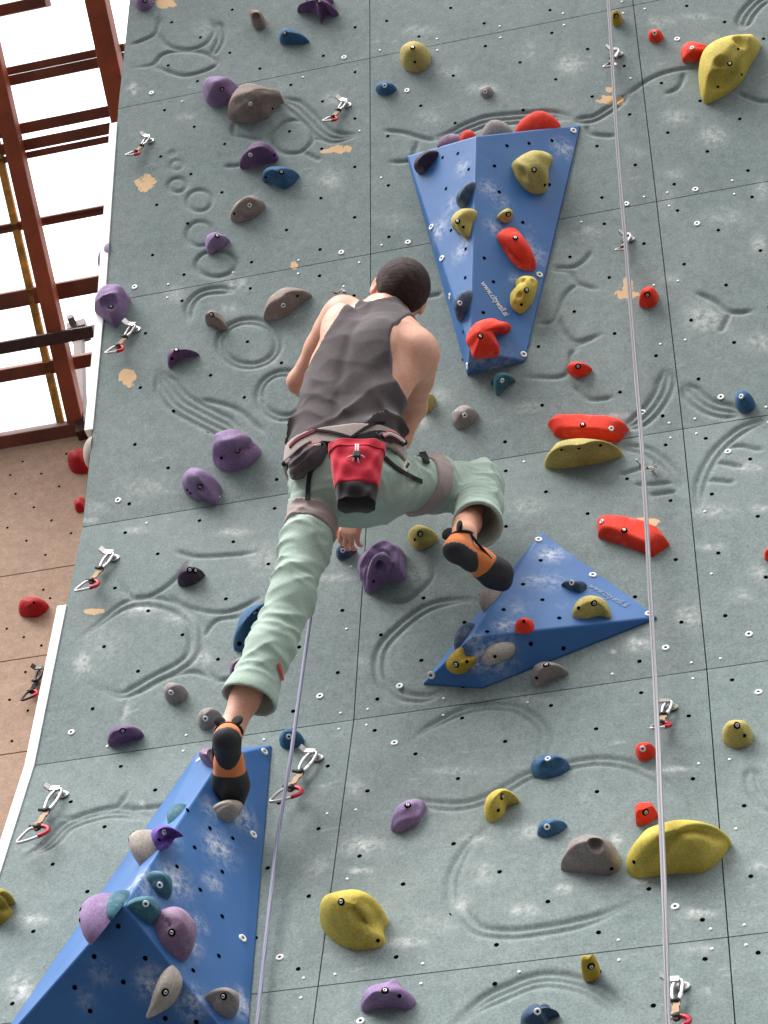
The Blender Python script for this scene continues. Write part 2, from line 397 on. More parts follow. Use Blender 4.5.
CHALK = []
for key, lst in dict(
    a=[(550,345,26,12,.5),(395,262,9,18,1),(392,262,18,6,1),(610,90,25,25,.4)],
    b=[(240,290,26,20,.6),(235,530,42,32,.55),(500,90,45,12,.5),(590,210,42,16,.5),(690,262,46,14,.7),(530,345,40,20,.4),(720,395,40,12,.5),(50,340,60,30,.4),(420,650,40,25,.3)],
    c=[(185,190,38,26,.85),(450,65,42,16,.5),(60,150,30,30,.4),(495,345,42,20,.6),(605,405,38,28,.75),(490,515,28,15,.5),(640,640,60,22,.4),(740,720,22,26,.6),(380,450,30,20,.4),(240,685,50,22,.4),(560,50,50,10,.5),(750,560,20,30,.5),(470,605,30,40,.3)],
    d=[(515,130,26,20,.7),(700,100,42,24,.6),(680,172,25,14,.6),(430,700,75,30,.4),(265,798,26,7,1.2),(300,760,60,25,.3)],
    e=[(40,330,60,20,.3),(560,430,40,25,.5),(500,500,30,25,.6)],
    f=[(580,200,62,42,.7),(740,270,52,26,.6),(480,85,30,16,.4),(320,490,40,8,.6),(720,640,50,18,.5),(60,460,60,15,.4),(610,770,60,20,.5)],
    g=[(400,90,35,10,.6),(690,95,45,12,.8),(415,320,46,20,.8),(245,480,26,32,.8),(600,465,32,20,.6),(520,345,40,18,.5),(370,620,12,40,.4),(300,420,60,60,.25)],
    h=[(40,170,60,40,.4),(250,230,55,10,.6),(480,220,42,32,.4),(330,480,40,20,.3)],
    i=[(385,425,42,20,1.0),(310,445,10,10,1),(530,345,42,32,.6),(600,140,36,10,.7),(740,215,22,20,.8),(80,590,60,14,.3),(60,20,60,30,.4),(745,25,30,10,.6),(690,280,30,20,.4)],
    k=[(340,240,62,26,.95),(325,315,32,10,.9),(200,300,42,32,.5),(445,525,62,14,1.0),(310,70,32,32,.5),(610,20,80,10,.6),(690,320,32,32,.5),(620,410,26,26,.8),(660,220,52,14,.5),(540,470,62,30,.3)],
    l=[(45,430,42,16,.8),(165,370,26,14,.8),(320,225,16,20,.9),(560,440,48,14,1.0),(560,545,48,14,.5),(400,347,28,7,1.0),(590,670,10,10,.9),(740,300,32,14,.6),(60,200,42,20,.6),(480,15,60,8,.9)],
    j=[(90,460,52,18,.7),(60,660,36,46,.9),(100,250,32,14,.5),(420,118,7,10,1)]).items():
    for x, y, rx, ry, st in lst: CHALK.append((key, x, y, rx, ry, st))
BARE = [('a',430,540,30,24),('a',485,10,36,14),('d',378,378,24,28),('f',352,105,18,24),('f',350,132,42,12),('c',305,295,44,13),('c',300,265,13,9),('b',268,440,34,12),('b',235,446,40,6),('g',275,330,34,9),('i',410,65,40,13),('e',130,45,11,12)]

def seg_apply(XX, SS, fn_list):
    pass
def panel_fields(X, Sg):
    """relief height, chalk and bare-board masks on the grid X[i,j] (m), Sg[i,j] (m along the wall)"""
    H = np.zeros_like(X); CHK = np.zeros_like(X); BR = np.zeros_like(X)
    x0, x1, y0, y1 = X.min(), X.max(), Sg.min(), Sg.max()
    for c, amp, sig in RELIEF:
        if c[:, 0].max() < x0 - .05 or c[:, 0].min() > x1 + .05 or c[:, 1].max() < y0 - .05 or c[:, 1].min() > y1 + .05: continue
        D = np.zeros_like(X)
        r = 3.2 * sig
        for i in range(len(c) - 1):
            a, b = c[i], c[i+1]
            lo = np.minimum(a, b) - r; hi = np.maximum(a, b) + r
            if hi[0] < x0 or lo[0] > x1 or hi[1] < y0 or lo[1] > y1: continue
            m = (X >= lo[0]) & (X <= hi[0]) & (Sg >= lo[1]) & (Sg <= hi[1])
            if not m.any(): continue
            xx, yy = X[m], Sg[m]; d = b - a; L2 = d @ d + 1e-12
            t = np.clip(((xx - a[0]) * d[0] + (yy - a[1]) * d[1]) / L2, 0, 1)
            dd = (xx - a[0] - t * d[0])**2 + (yy - a[1] - t * d[1])**2
            D[m] = np.maximum(D[m], (amp[i] + (amp[i+1] - amp[i]) * t) * np.exp(-dd / (2 * sig * sig)))
        H = np.maximum(H, D)
    for lst, tgt in ((CHALK, CHK), ([(*b, 1.0) for b in BARE], BR)):
        for key, x, y, rx, ry, st in lst:
            c = us_m(key, [(x, y)])[0]; ex = us_m(key, [(x + rx, y)])[0] - c; ey = us_m(key, [(x, y + ry)])[0] - c
            if c[0] < x0 - .3 or c[0] > x1 + .3 or c[1] < y0 - .3 or c[1] > y1 + .3: continue
            Mi = np.linalg.inv(np.stack([ex, ey], 1))
            q0 = Mi[0, 0] * (X - c[0]) + Mi[0, 1] * (Sg - c[1]); q1 = Mi[1, 0] * (X - c[0]) + Mi[1, 1] * (Sg - c[1])
            v = st * (np.exp(-(q0**2 + q1**2) * 1.1) if tgt is CHK else np.clip(1.25 - .75 * (q0**2 + q1**2), 0, 1))
            np.maximum(tgt, v, out=tgt)
    return -H, CHK, BR
WALL_H = {}
def wall_relief(x, sg):
    k, c = int(math.floor(sg / PH)), int(math.floor(x / PW))
    if (c, k) not in WALL_H: return 0.0
    gx, gy, Hh = WALL_H[(c, k)]
    i = int(np.clip(np.searchsorted(gx, x), 0, len(gx) - 1)); j = int(np.clip(np.searchsorted(gy, sg), 0, len(gy) - 1))
    return Hh[i, j]
VV, QQ, MI, CHv, BRv, nv = [], [], [], [], [], 0
VIS = {(c, k) for c in range(3) for k in range(-1, 5)}
GAP = .0016
for k in range(-5, 7):
    o, t, n = row_frame(k)
    for c in range(0, 4):
        fine = (c, k) in VIS
        nu, ns = (196, 203) if fine else (2, 2)
        fu = np.linspace(0, 1, nu); fs = np.linspace(0, 1, ns)
        sg = (k * PH + GAP) + fs * (PH - 2 * GAP)
        ul = (u_edge(sg / PH) * PW if c == 0 else np.full(ns, c * PW + GAP))
        X = ul[None, :] + fu[:, None] * ((c + 1) * PW - GAP - ul)[None, :]
        Sg = np.broadcast_to(sg[None, :], X.shape)
        if fine: Hh, Ck, Br = panel_fields(X, Sg); WALL_H[(c, k)] = (X[:, ns // 2], sg, Hh)
        else: Hh = np.zeros_like(X); Ck = Hh; Br = Hh
        Pp = o[None, None] + t * (Sg - k * PH)[..., None] + n * Hh[..., None]
        Pp[..., 0] = X - PW
        idx = np.arange(nu * ns).reshape(nu, ns) + nv
        q = np.stack([idx[:-1, :-1], idx[1:, :-1], idx[1:, 1:], idx[:-1, 1:]], -1).reshape(-1, 4)
        VV.append(Pp.reshape(-1, 3)); QQ.append(q); MI += [0] * len(q); CHv.append(Ck.ravel()); BRv.append(Br.ravel()); nv += nu * ns
        # the panel's edges, folded back into the joints
        per = np.concatenate([idx[:, 0], idx[-1, 1:], idx[-2::-1, -1], idx[0, -2:0:-1]]) - (nv - nu * ns)
        pt = Pp.reshape(-1, 3)[per]; pb = pt - n * .034
        m_ = len(per); a = np.arange(m_) + nv; b = a + m_
        VV.append(pt); VV.append(pb); QQ.append(np.stack([a, b, np.roll(b, -1), np.roll(a, -1)], 1)); MI += [0] * m_
        CHv.append(np.zeros(2 * m_)); BRv.append(np.zeros(2 * m_)); nv += 2 * m_
    # dark battens behind the joints of this row, and the wall's thickness
    def quad(p, mi):
        global nv
        VV.append(np.array(p)); QQ.append(np.array([[nv, nv + 1, nv + 2, nv + 3]])); MI.append(mi); CHv.append(np.zeros(4)); BRv.append(np.zeros(4)); nv += 4
    e0, e1 = float(u_edge(k + .001)), float(u_edge(k + .999))
    back = lambda u, s, d: (lambda p: p)(wall_pt(u, s, -d))
    s0, s1 = k + 1e-4, k + 1 - 1e-4
    quad([back(e0, s0, .032), back(4, s0, .032), back(4, s1, .032), back(e1, s1, .032)], 1)
    quad([back(4, s0, .16), back(e0, s0, .16), back(e1, s1, .16), back(4, s1, .16)], 3)
    quad([back(e0, s0, .16), back(e0, s0, .0), back(e1, s1, .0), back(e1, s1, .16)], 3)
    quad([back(4, s0, .0), back(4, s0, .16), back(4, s1, .16), back(4, s1, .0)], 3)
# threaded holes (a regular quincunx) and the small white screws along the panel edges: the panels' own pattern
FLIP = {(0,1),(0,3),(0,4),(1,-1),(1,1),(1,3),(2,3)}      # panels hung the other way up
dm = MB()
for k in range(-1, 5):
    o, t, n = row_frame(k)
    for c in range(3):
        for i in range(8):
            for j in range(4):
                u = c + .066 + .1252 * i; s = k + (.19 if (i + ((c, k) in FLIP)) % 2 == 0 else .0655) + .25 * j
                if u < .07: continue
                h = wall_relief(u * PW, s * PH)
                dm.disc(wall_pt(u, s, h + .0003), n, .0068, 10, .0006, m=1)
        if c > 0 or True:
            scr = [(c + a, k + b) for a in (.04, .26, .5, .74, .96) for b in (.032, .968)] + [(c + a, k + b) for a in (.04, .96) for b in (.36, .62)]
            for u, s in scr:
                if u < .07 or rng.random() < .32: continue
                h = wall_relief(u * PW, s * PH)
                dm.disc(wall_pt(u, s, h + .0003), n, .0046, 8, .0015, m=2)
V2 = np.concatenate(dm.V); Q2 = np.concatenate(dm.Q) + nv; T2 = np.concatenate(dm.T) + nv
VV.append(V2); CHv.append(np.zeros(len(V2))); BRv.append(np.zeros(len(V2)))
M['ply'] = simple('raw_plywood_edge', (150, 128, 104), .8, scale=12)
wall = mesh_np('wall_front', np.concatenate(VV), [np.concatenate(QQ + [Q2]), T2], [M['wall'], M['black'], M['white'], M['ply']], mi=MI + dm.mq + dm.mt)
for nm, arr in (('chalk', CHv), ('bare', BRv)):
    at = wall.data.attributes.new(nm, 'FLOAT', 'POINT'); at.data.foreach_set('value', np.concatenate(arr).astype(np.float32))
tag(wall, 'grey-green panelled climbing wall with moulded relief lines', None, kind='structure')
# white anchor washers: hardware screwed into the panels
WASH = [('b',278,170),('b',464,268),('b',270,746),('b',467,716),('a',448,275),('c',500,116),('c',350,603),('c',554,560),('c',559,661),('f',397,476),('f',629,435),('f',650,596),
        ('d',398,110),('d',349,740),('g',211,687),('h',207,580),('h',442,549),('h',427,718),('i',466,437),('i',712,397),('i',740,568),('k',88,572),('k',327,760),('l',494,422)]
wp = None
for key, x, y in WASH:
    px, py = cv1(key, (x, y)); u, s = wall_us(px, py); o, t, n = row_frame(int(math.floor(s)))
    h = wall_relief(u * PW, s * PH)
    mb = MB(); r = .0115
    mb.disc((0, 0, 0), n, r, 20, .0025, m=0, inner=.0042, m_in=1)
    ob = mb.build('anchor_washer', [M['white'], M['black']], wall)
    ob.location = wall_pt(u, s, h + .0003)

# white edging strips
def strip(name, sa, sb, wid, label):
    ss = [sa] + [k for k in range(int(math.ceil(sa)), int(math.floor(sb)) + 1)] + [sb]
    bm = bmesh.new(); rows = []
    for s in ss:
        e = float(u_edge(s)); k_ = min(max(s, -4.999), 6.999)
        rows.append([bm.verts.new(wall_pt(e + a, k_, h)) for a, h in ((.001, -.10), (.001, .006), (-wid / PW, .006), (-wid / PW, -.10))])
    for a, b in zip(rows[:-1], rows[1:]):
        for i in range(4): bm.faces.new((a[i], a[(i+1) % 4], b[(i+1) % 4], b[i]))
    bm.faces.new(rows[0]); bm.faces.new(rows[-1][::-1])
    return tag(bm_obj(name, bm, M['strip']), label, None, kind='structure')
M['strip'] = simple('white_painted_strip', (244, 242, 238), .5, var=.02)
strip('trim_1', wall_us(92, 430)[1], wall_us(118, 123)[1], .030, 'white edging strip along the upper left edge of the climbing wall')
strip('trim_2', -4.9, wall_us(66, 606)[1], .030, 'white edging strip along the lower left edge of the climbing wall')

# floor
bm = bmesh.new(); bmesh.ops.create_grid(bm, x_segments=2, y_segments=2, size=9); bmesh.ops.translate(bm, verts=bm.verts, vec=(-1, -4, 0))
fl = bm_obj('floor', bm, simple('dark_grey_crash_mat_floor', (52, 52, 56), .8)); tag(fl, 'grey matting on the hall floor', None, kind='structure')

# ------------------------------------------------------------------ beige wall further back on the left
BY = 1.25
bo, bn = np.array([0, BY, 0.0]), np.array([0, -1.0, 0])
def bz(px, py): return hit_plane(px, py, bo, bn)[2]
ztop = bz(40, 441)
zs = [-.05, bz(0, 663) - 2 * (bz(0, 578) - bz(0, 663)), bz(0, 663) - (bz(0, 578) - bz(0, 663)), bz(0, 663), bz(0, 578), ztop]
mb = MB()
mb.box((-2.8, BY + .08, ztop / 2), (3.2, 0, 0), (0, .06, 0), (0, 0, ztop / 2 - .01), m=1)
for a, b in zip(zs[:-1], zs[1:]):
    mb.box((-2.8, BY + .006, (a + b) / 2), (3.2, 0, 0), (0, .012, 0), (0, 0, (b - a) / 2 - .003), m=0)
for key, lst in dict(d=[(67,625),(122,661),(196,602),(175,698),(46,720),(100,760),(30,665)], g=[(100,22),(152,60),(78,120),(134,162),(22,82),(210,98),(128,265),(148,290),(20,380),(70,405),(122,430),(75,508),(28,590),(82,622),(35,712)]).items():
    for p in lst: mb.disc(hit_plane(*cv1(key, p), bo, bn, .0065), bn, .006, 10, .001, m=1)
bw = mb.build('wall_left', [M['beige'], M['black']], smooth=False)
ring = hit_plane(*cv1('d', (85, 720)), bo, bn, .006)
tag(bw, 'beige panelled climbing wall standing back at the left', None, kind='structure')

# ------------------------------------------------------------------ timber roof with glazing, upper left
M['timber'] = simple('reddish_brown_timber', (160, 76, 42), .6, var=.45, scale=4, bmp=.2)
M['dark_timber'] = simple('dark_brown_timber', (116, 62, 42), .65, var=.45, scale=5, bmp=.2)
M['steelpost'] = simple('dark_brown_painted_steel', (66, 40, 34), .5, .2, var=.3)
M['gold'] = simple('yellowed_sealing_strip', (196, 150, 62), .6, var=.5, scale=20)
p0 = hit_plane(40, 441, bo, bn)
best = None
for ph in np.linspace(-.4, 1.4, 181):
    r = np.array([0, -math.cos(ph), math.sin(ph)]); nn = np.cross([1.0, 0, 0], r)
    if abs(ray(25, 200) @ nn) < .05: continue
    A_ = hit_plane(25, 200, p0, nn); 
    if (A_ - CAM) @ ray(25, 200) < 0: continue
    x1, y1 = to_px(A_); x2, y2 = to_px(A_ - r * .3)
    e = abs((x2 - x1) / (y2 - y1 + 1e-9) - .228)
    if y2 > y1 and (best is None or e < best[0]): best = (e, ph)
PHI = best[1]
RR = np.array([0, -math.cos(PHI), math.sin(PHI)]); RN = np.cross([1.0, 0, 0], RR)
if RN @ (p0 - CAM) < 0: RN = -RN          # RN points up and away from the viewer
print('ROOF pitch', math.degrees(PHI), 'top of beige wall', ztop)
def roof(px, py, d=0.0): return hit_plane(px, py, p0, RN, d)
def roof_pt(px, py, d): 
    dd = ray(px, py); return CAM + dd * (((p0 - CAM) @ RN + d) / (dd @ RN))
def beam(name, label, a, b, width, depth, d, mat, ax=None, group=None, cat='beam', ext0=0, ext1=0):
    """a timber whose underside follows the line between two points lying d metres above the rafter plane"""
    A_, B_ = roof_pt(*a, d), roof_pt(*b, d)
    dr = B_ - A_ if ax is None else np.asarray(ax) * np.sign((B_ - A_) @ np.asarray(ax))
    L = abs((B_ - A_) @ unit(dr)); dr = unit(dr); A_ = (A_ + B_) / 2 - dr * (L / 2 + ext0); L += ext0 + ext1
    sd = unit(np.cross(dr, RN)); mb = MB()
    c = A_ + dr * L / 2
    bm = bmesh.new(); vs = []
    for z in (0, 1):
        for y in (-1, 1):
            for x in (-1, 1): vs.append(bm.verts.new((c + dr * x * L / 2 + sd * y * width / 2 + RN * z * depth) - c))
    for q in [(0,2,3,1),(4,5,7,6),(0,1,5,4),(2,6,7,3),(0,4,6,2),(1,3,7,5)]: bm.faces.new([vs[i] for i in q])
    ob = bm_obj(name, bm, mat, bevel=.006); ob.location = c
    return tag(ob, label, None if cat is None else cat, group, None)
X1 = (1, 0, 0)
beam('roof_rafter', 'reddish brown timber rafter running down beside the wall top', (95, 0), (117, 108), .092, .09, 0, M['timber'], RR, ext0=3.0, ext1=.5)
beam('roof_rafter', 'long reddish brown timber rafter at the far left of the roof', (22, 200), (78, 430), .075, .07, 0, M['timber'], RR, ext0=4)
PD = .10
for a, b, wd, d, lab, m_ in (
    ((0, 10), (45, 1), .05, PD, 'dark timber purlin in the top left corner of the roof', 'dark_timber'),
    ((4, 73), (124, 46), .035, PD, 'upper batten of the topmost pair of roof purlins', 'dark_timber'),
    ((4, 82), (124, 57), .045, PD, 'lower batten of the topmost pair of roof purlins', 'dark_timber'),
    ((-8, 134), (118, 110), .05, PD, 'single thin purlin between the two upper purlin pairs', 'dark_timber'),
    ((20, 147), (118, 126), .05, PD, 'upper batten of the middle pair of roof purlins', 'dark_timber'),
    ((22, 157), (118, 137), .03, PD, 'lower batten of the middle pair of roof purlins', 'dark_timber'),
    ((-8, 236), (106, 205), .04, PD, 'upper batten of the purlin pair crossing behind the long rafter', 'dark_timber'),
    ((38, 223), (110, 208), .028, PD, 'lower short batten of the purlin pair beside the long rafter', 'dark_timber'),
    ((-8, 306), (100, 282), .075, PD, 'thick purlin running towards the round purple hold on the edge', 'dark_timber'),
    ((-8, 380), (98, 357), .06, PD, 'lowest roof purlin behind the dark steel post', 'dark_timber')):
    beam('roof_purlin', lab, a, b, wd, .09, d, M[m_], X1, 'timber purlins under the glazing', ext0=.8)
beam('roof_tie_bar', 'dark steel tie bar bolted across the long rafter and the post', (-8, 351), (93, 331), .055, .05, -.06, M['steelpost'], X1, ext0=.8)
beam('sealing_strip', 'narrow yellowed sealing strip running beside the long rafter', (6, 190), (63, 436), .036, .03, PD, M['gold'], RR, ext0=2.0)
beam('roof_sill_beam', 'dark brown beam along the top of the beige wall', (-10, 449), (96, 431), .10, .14, -.02, M['dark_timber'], X1, ext0=3, ext1=.4)
# the steel post standing on the beam
pa = hit_plane(82, 436, np.array([0, BY - .03, 0]), bn); pb_ = hit_plane(79, 334, np.array([0, BY - .03, 0]), bn)
pdir = unit(pb_ - pa); pl = np.linalg.norm(pb_ - pa) / 2; pc = (pa + pb_) / 2; psd = np.cross(pdir, [0, 1.0, 0])
mb = MB(); mb.box(pc, psd * .020, (0, .03, 0), pdir * pl)
post = mb.build('steel_post', M['steelpost'], smooth=False); tag(post, 'dark steel post standing on the beam beside the wall edge', 'post')
mb = MB(); mb.box(pb_ + pdir * .02, psd * .045, (0, .05, 0), pdir * .026); mb.tube([pb_ + np.array([-.02, -.09, .03]), pb_ + np.array([-.02, .03, .03])], .018)
mb.build('clamp', M['steelpost'], post, smooth=False)
# glazing: translucent sheets with specks of dirt
m, nt, b = new_mat('weathered_roof_glazing')
tr = N(nt, 'ShaderNodeBsdfTransparent'); tl = N(nt, 'ShaderNodeBsdfTranslucent'); mx = N(nt, 'ShaderNodeMixShader'); out = nt.nodes['Material Output']
tr.inputs[0].default_value = (.97, .97, .97, 1); tl.inputs[0].default_value = (.35, .3, .26, 1)
nt.links.new(ramp(nt, noise(nt, 7, 6, .8), .70, .80, (.02,)*3, (.8,)*3), mx.inputs[0]); nt.links.new(tr.outputs[0], mx.inputs[1]); nt.links.new(tl.outputs[0], mx.inputs[2]); nt.links.new(mx.outputs[0], out.inputs[0])
bm = bmesh.new()
ga = p0 + RN * .24 - RR * .3
vs = [bm.verts.new(ga + np.array([x, 0, 0]) + RR * y - np.array([ga[0], 0, 0]) + RN * z) for z in (0, .012) for x, y in ((-6, 0), (-.85, 0), (-.85, 6.5), (-6, 6.5))]
bm.faces.new(vs[:4]); bm.faces.new(vs[4:][::-1])
for i in range(4): bm.faces.new((vs[i], vs[(i+1) % 4], vs[4 + (i+1) % 4], vs[4 + i]))
tag(bm_obj('window_1', bm, m), 'bright glazed roof above the timber rafters', None, kind='structure')
# ------------------------------------------------------------------ big blue volumes bolted on the wall
def bvh_of(V, faces): return BVHTree.FromPolygons([tuple(v) for v in V], [tuple(f) for f in faces])
def add_chalk_attr(me, spots):
    co = np.empty(len(me.vertices) * 3, np.float32); me.vertices.foreach_get('co', co); co = co.reshape(-1, 3)
    v = np.zeros(len(co), np.float32)
    for c, r, st in spots: v = np.maximum(v, st * np.exp(-((co - c)**2).sum(1) / (r * r)))
    at = me.attributes.new('chalk', 'FLOAT', 'POINT'); at.data.foreach_set('value', v)
VOL = {}
def volume(name, label, V, faces, dots, washers, chalk, sub=26):
    """a folded plywood shape; V world points, faces quads or triangles"""
    tri = []
    for f in faces[:-1]: tri += [f] if len(f) == 3 else [(f[0], f[1], f[2]), (f[0], f[2], f[3])]
    faces = tri + [faces[-1]]
    V = np.array(V); bv = bvh_of(V, faces[:-1])
    # a low plywood flange around the base
    nb = len(faces[-1]); rim = list(faces[-1]); dn = np.cross(V[rim[2]] - V[rim[0]], V[rim[1]] - V[rim[0]]); dn = unit(dn) * (1 if dn[1] > 0 else -1)
    V = np.concatenate([V, V[rim] + dn * .010]); n0 = len(V) - nb
    faces = list(faces[:-1]) + [(rim[i], rim[(i+1) % nb], n0 + (i+1) % nb, n0 + i) for i in range(nb)] + [tuple(range(n0, n0 + nb))]
    org = V.mean(0)
    bm = bmesh.new(); vs = [bm.verts.new(v - org) for v in V]
    for f in faces: bm.faces.new([vs[i] for i in f])
    bmesh.ops.recalc_face_normals(bm, faces=bm.faces); bm.verts.index_update(); base_i = set(faces[-1]) | set(rim)
    bmesh.ops.bevel(bm, geom=[e for e in bm.edges if not all(v.index in base_i for v in e.verts) and len(e.link_faces) == 2 and e.calc_face_angle(0) > .12], offset=.006, segments=2, affect='EDGES', profile=.5)
    bmesh.ops.triangulate(bm, faces=[f for f in bm.faces if len(f.verts) > 4])
    for _ in range(7):
        lg = [e for e in bm.edges if e.calc_length() > .035]
        if not lg: break
        bmesh.ops.subdivide_edges(bm, edges=lg, cuts=1)
        bmesh.ops.triangulate(bm, faces=[f for f in bm.faces if len(f.verts) > 4])
    for key, lst in dots.items():        # threaded holes: part of the plywood's pattern
        for p in lst:
            h = bv.ray_cast(Vector(CAM), Vector(ray(*cv1(key, p))))
            if h[0] is None: continue
            nq = np.array(h[1]); nq = nq if nq @ ray(*cv1(key, p)) < 0 else -nq; rr, tt, n_ = frame_from(nq); c = np.array(h[0]) - org + n_ * .0012
            f = bm.faces.new([bm.verts.new(c + .0068 * (rr * math.cos(a) + tt * math.sin(a))) for a in np.arange(10) * math.pi / 5]); f.material_index = 1
    me = bpy.data.meshes.new(name); bm.to_mesh(me); bm.free()
    me.materials.append(M['volume']); me.materials.append(M['black'])
    ob = bpy.data.objects.new(name, me); COL.objects.link(ob); ob.location = org
    bpy.context.view_layer.update()
    sp = []
    for key, x, y, r, st in chalk:
        h = bv.ray_cast(Vector(CAM), Vector(ray(*cv1(key, (x, y)))))
        if h[0] is not None: sp.append((np.array(h[0]) - org, r * .6, st * .9))
    add_chalk_attr(me, sp)
    tag(ob, label, 'climbing wall volume')
    mid = np.mean([to_px(v) for v in V[:-nb]], 0)
    for key, lst in washers.items():
        for p in lst:
            px = np.array(cv1(key, p)); px = px + (mid - px) / np.linalg.norm(mid - px) * 5.0
            h = bv.ray_cast(Vector(CAM), Vector(ray(*px)))
            if h[0] is None: continue
            mb = MB(); nrm = np.array(h[1]); nrm = nrm if nrm @ ray(*cv1(key, p)) < 0 else -nrm; mb.disc((0, 0, 0), nrm, .0125, 20, .003, m=0, inner=.0048, m_in=1)
            wsh = mb.build('anchor_washer', [M['white'], M['darksteel']], ob); wsh.location = np.array(h[0]) + nrm * .0006
            wsh.matrix_parent_inverse = ob.matrix_world.inverted()
    VOL[name] = (ob, bv, V)
    return ob
B_ = .007
# upper tapering wedge
TL, TR, BR, BL = P(407, 156, B_), P(580, 125, B_), P(524, 361, B_), P(467, 374, B_)
T1 = P(476, 136, .21); nB = np.cross(TR - T1, BR - T1); B1 = hit_plane(470, 350, T1, nB)
print('B1 off the wall', (B1 - P(470, 350, 0)) @ row_frame(3)[2])
va = volume('wedge_volume', 'tall tapering blue wedge with white web address, beside the rope high on the wall', [TL, TR, BR, BL, T1, B1],
    [(0, 3, 5, 4), (4, 5, 2, 1), (5, 3, 2), (0, 4, 1), (0, 1, 2, 3)],
    dict(M=[(185,170),(230,158),(375,135),(440,128),(508,120),(262,205),(338,195),(195,262),(352,272),(210,385),(422,362),(308,467),(253,440),(335,537),(252,525),(305,628),(246,685),(440,600),(500,250)]),
    dict(M=[(580,79),(139,370),(169,471),(198,592),(484,523),(429,766),(256,800)]),
    [('B',630,150,.06,1),('B',340,300,.05,.8),('B',150,460,.07,.8),('B',235,540,.06,.8),('B',385,350,.05,.7),('B',240,220,.05,.7),('B',360,450,.05,.8),('B',200,360,.06,.5),('C',660,270,.04,.8),('C',500,170,.03,.7),('C',400,690,.09,.5),('C',640,30,.05,.8),('B',90,440,.03,.6),('B',500,520,.04,.6),('C',290,660,.08,.4)])
# the lower right triangle
b0, b1, b2, b3 = P(541, 532, B_), P(657, 617, B_), P(482, 687, B_), P(423, 683, B_)
a1 = P(470.5, 637, .135)
vb = volume('triangle_volume', 'blue three-sided volume with broad point up, under the climber\'s raised foot', [b0, b1, b2, b3, a1],
    [(0, 4, 1), (4, 2, 1), (4, 3, 2), (0, 3, 4), (0, 1, 2, 3)],
    dict(N=[(400,115),(350,183),(405,227),(295,255),(453,279),(248,318),(372,352),(465,365)]), dict(N=[(398,43),(560,149),(722,266),(76,448)]),
    [('N',430,97,.06,1.1),('N',420,175,.07,.5),('N',380,175,.05,.6),('N',300,300,.05,1),('N',270,385,.08,1.1),('N',220,400,.05,.9),('N',330,250,.06,.4),('N',210,340,.03,.9),('N',290,385,.05,1)])
# the big one at the lower left
c0, c1, c2, c3 = P(197, 753, B_), P(271, 745, B_), P(245, 1058, B_), P(-14, 1060, B_)
ca = P(123, 904, .36)
cb = hit_plane(222, 757, ca, np.cross(c1 - ca, c2 - ca)); print('cb off the wall', (cb - P(222, 757, 0)) @ row_frame(0)[2])
vc = volume('pyramid_volume', 'large blue pyramid volume filling the lower left corner, under the climber\'s left foot', [c0, c1, c2, c3, ca, cb],
    [(5, 4, 2, 1), (4, 3, 2), (0, 3, 4, 5), (0, 5, 1), (0, 1, 2, 3)],
    dict(G=[(492,127),(586,203),(682,245),(522,283),(448,363),(638,385),(546,461),(638,572),(624,738),(516,799),(203,613),(102,740),(316,747),(224,847),(85,968),(530,1015),(400,1000),(20,870)]),
    dict(Q=[(531,66),(708,47),(682,271),(652,561)]),
    [('G',620,280,.08,1),('G',440,420,.08,.9),('G',600,430,.05,.8),('G',720,150,.07,1.1),('G',230,480,.06,.9),('G',310,430,.09,.6),('G',500,690,.06,.7),('G',720,940,.06,1.1),('G',340,850,.06,1),('G',510,940,.06,.9),('G',590,120,.05,.8),('G',420,230,.05,.7),('G',130,810,.05,.4),('G',65,920,.04,.4),('G',540,600,.04,.8)])
def lettering(name, text, parent, bv, key, p0_, p1_, size, mat, lift=.0012, tall=1.45):
    a = bv.ray_cast(Vector(CAM), Vector(ray(*cv1(key, p0_)))); b = bv.ray_cast(Vector(CAM), Vector(ray(*cv1(key, p1_))))
    n = np.array(a[1]); n = n if n @ ray(*cv1(key, p0_)) < 0 else -n; x = unit(np.array(b[0]) - np.array(a[0])); x = unit(x - n * (x @ n)); y = np.cross(n, x)
    cu = bpy.data.curves.new(name, 'FONT'); cu.body = text; cu.size = size; cu.extrude = .0004; cu.offset = size * .022; cu.materials.append(mat)
    tmp = bpy.data.objects.new(name, cu); COL.objects.link(tmp); bpy.context.view_layer.update()
    me = bpy.data.meshes.new_from_object(tmp.evaluated_get(bpy.context.evaluated_depsgraph_get()))
    L = max(v.co.x for v in me.vertices); sc = np.linalg.norm(np.array(b[0]) - np.array(a[0])) / L
    bpy.data.objects.remove(tmp)
    me.name = name
    ob = bpy.data.objects.new(name, me)
    mw = Matrix.Identity(4)
    for i in range(3): mw[i][0], mw[i][1], mw[i][2], mw[i][3] = x[i] * sc, y[i] * sc * tall, n[i], (np.array(a[0]) + n * lift)[i]
    link(ob, parent); ob.matrix_world = mw
    if not ob.data.materials: ob.data.materials.append(mat)
    return ob
M['letter'] = simple('worn_white_lettering', (206, 208, 214), .7, var=.15, scale=60)
M['letter_worn'] = simple('faded_grey_lettering', (128, 146, 178), .7, var=.2, scale=60)
lettering('lettering', 'www.citywall.si', va, VOL['wedge_volume'][1], 'C', (296, 196), (440, 392), .05, M['letter'])
lettering('lettering', 'www.citywall.si', vb, VOL['triangle_volume'][1], 'N', (534, 190), (640, 249), .05, M['letter_worn'])

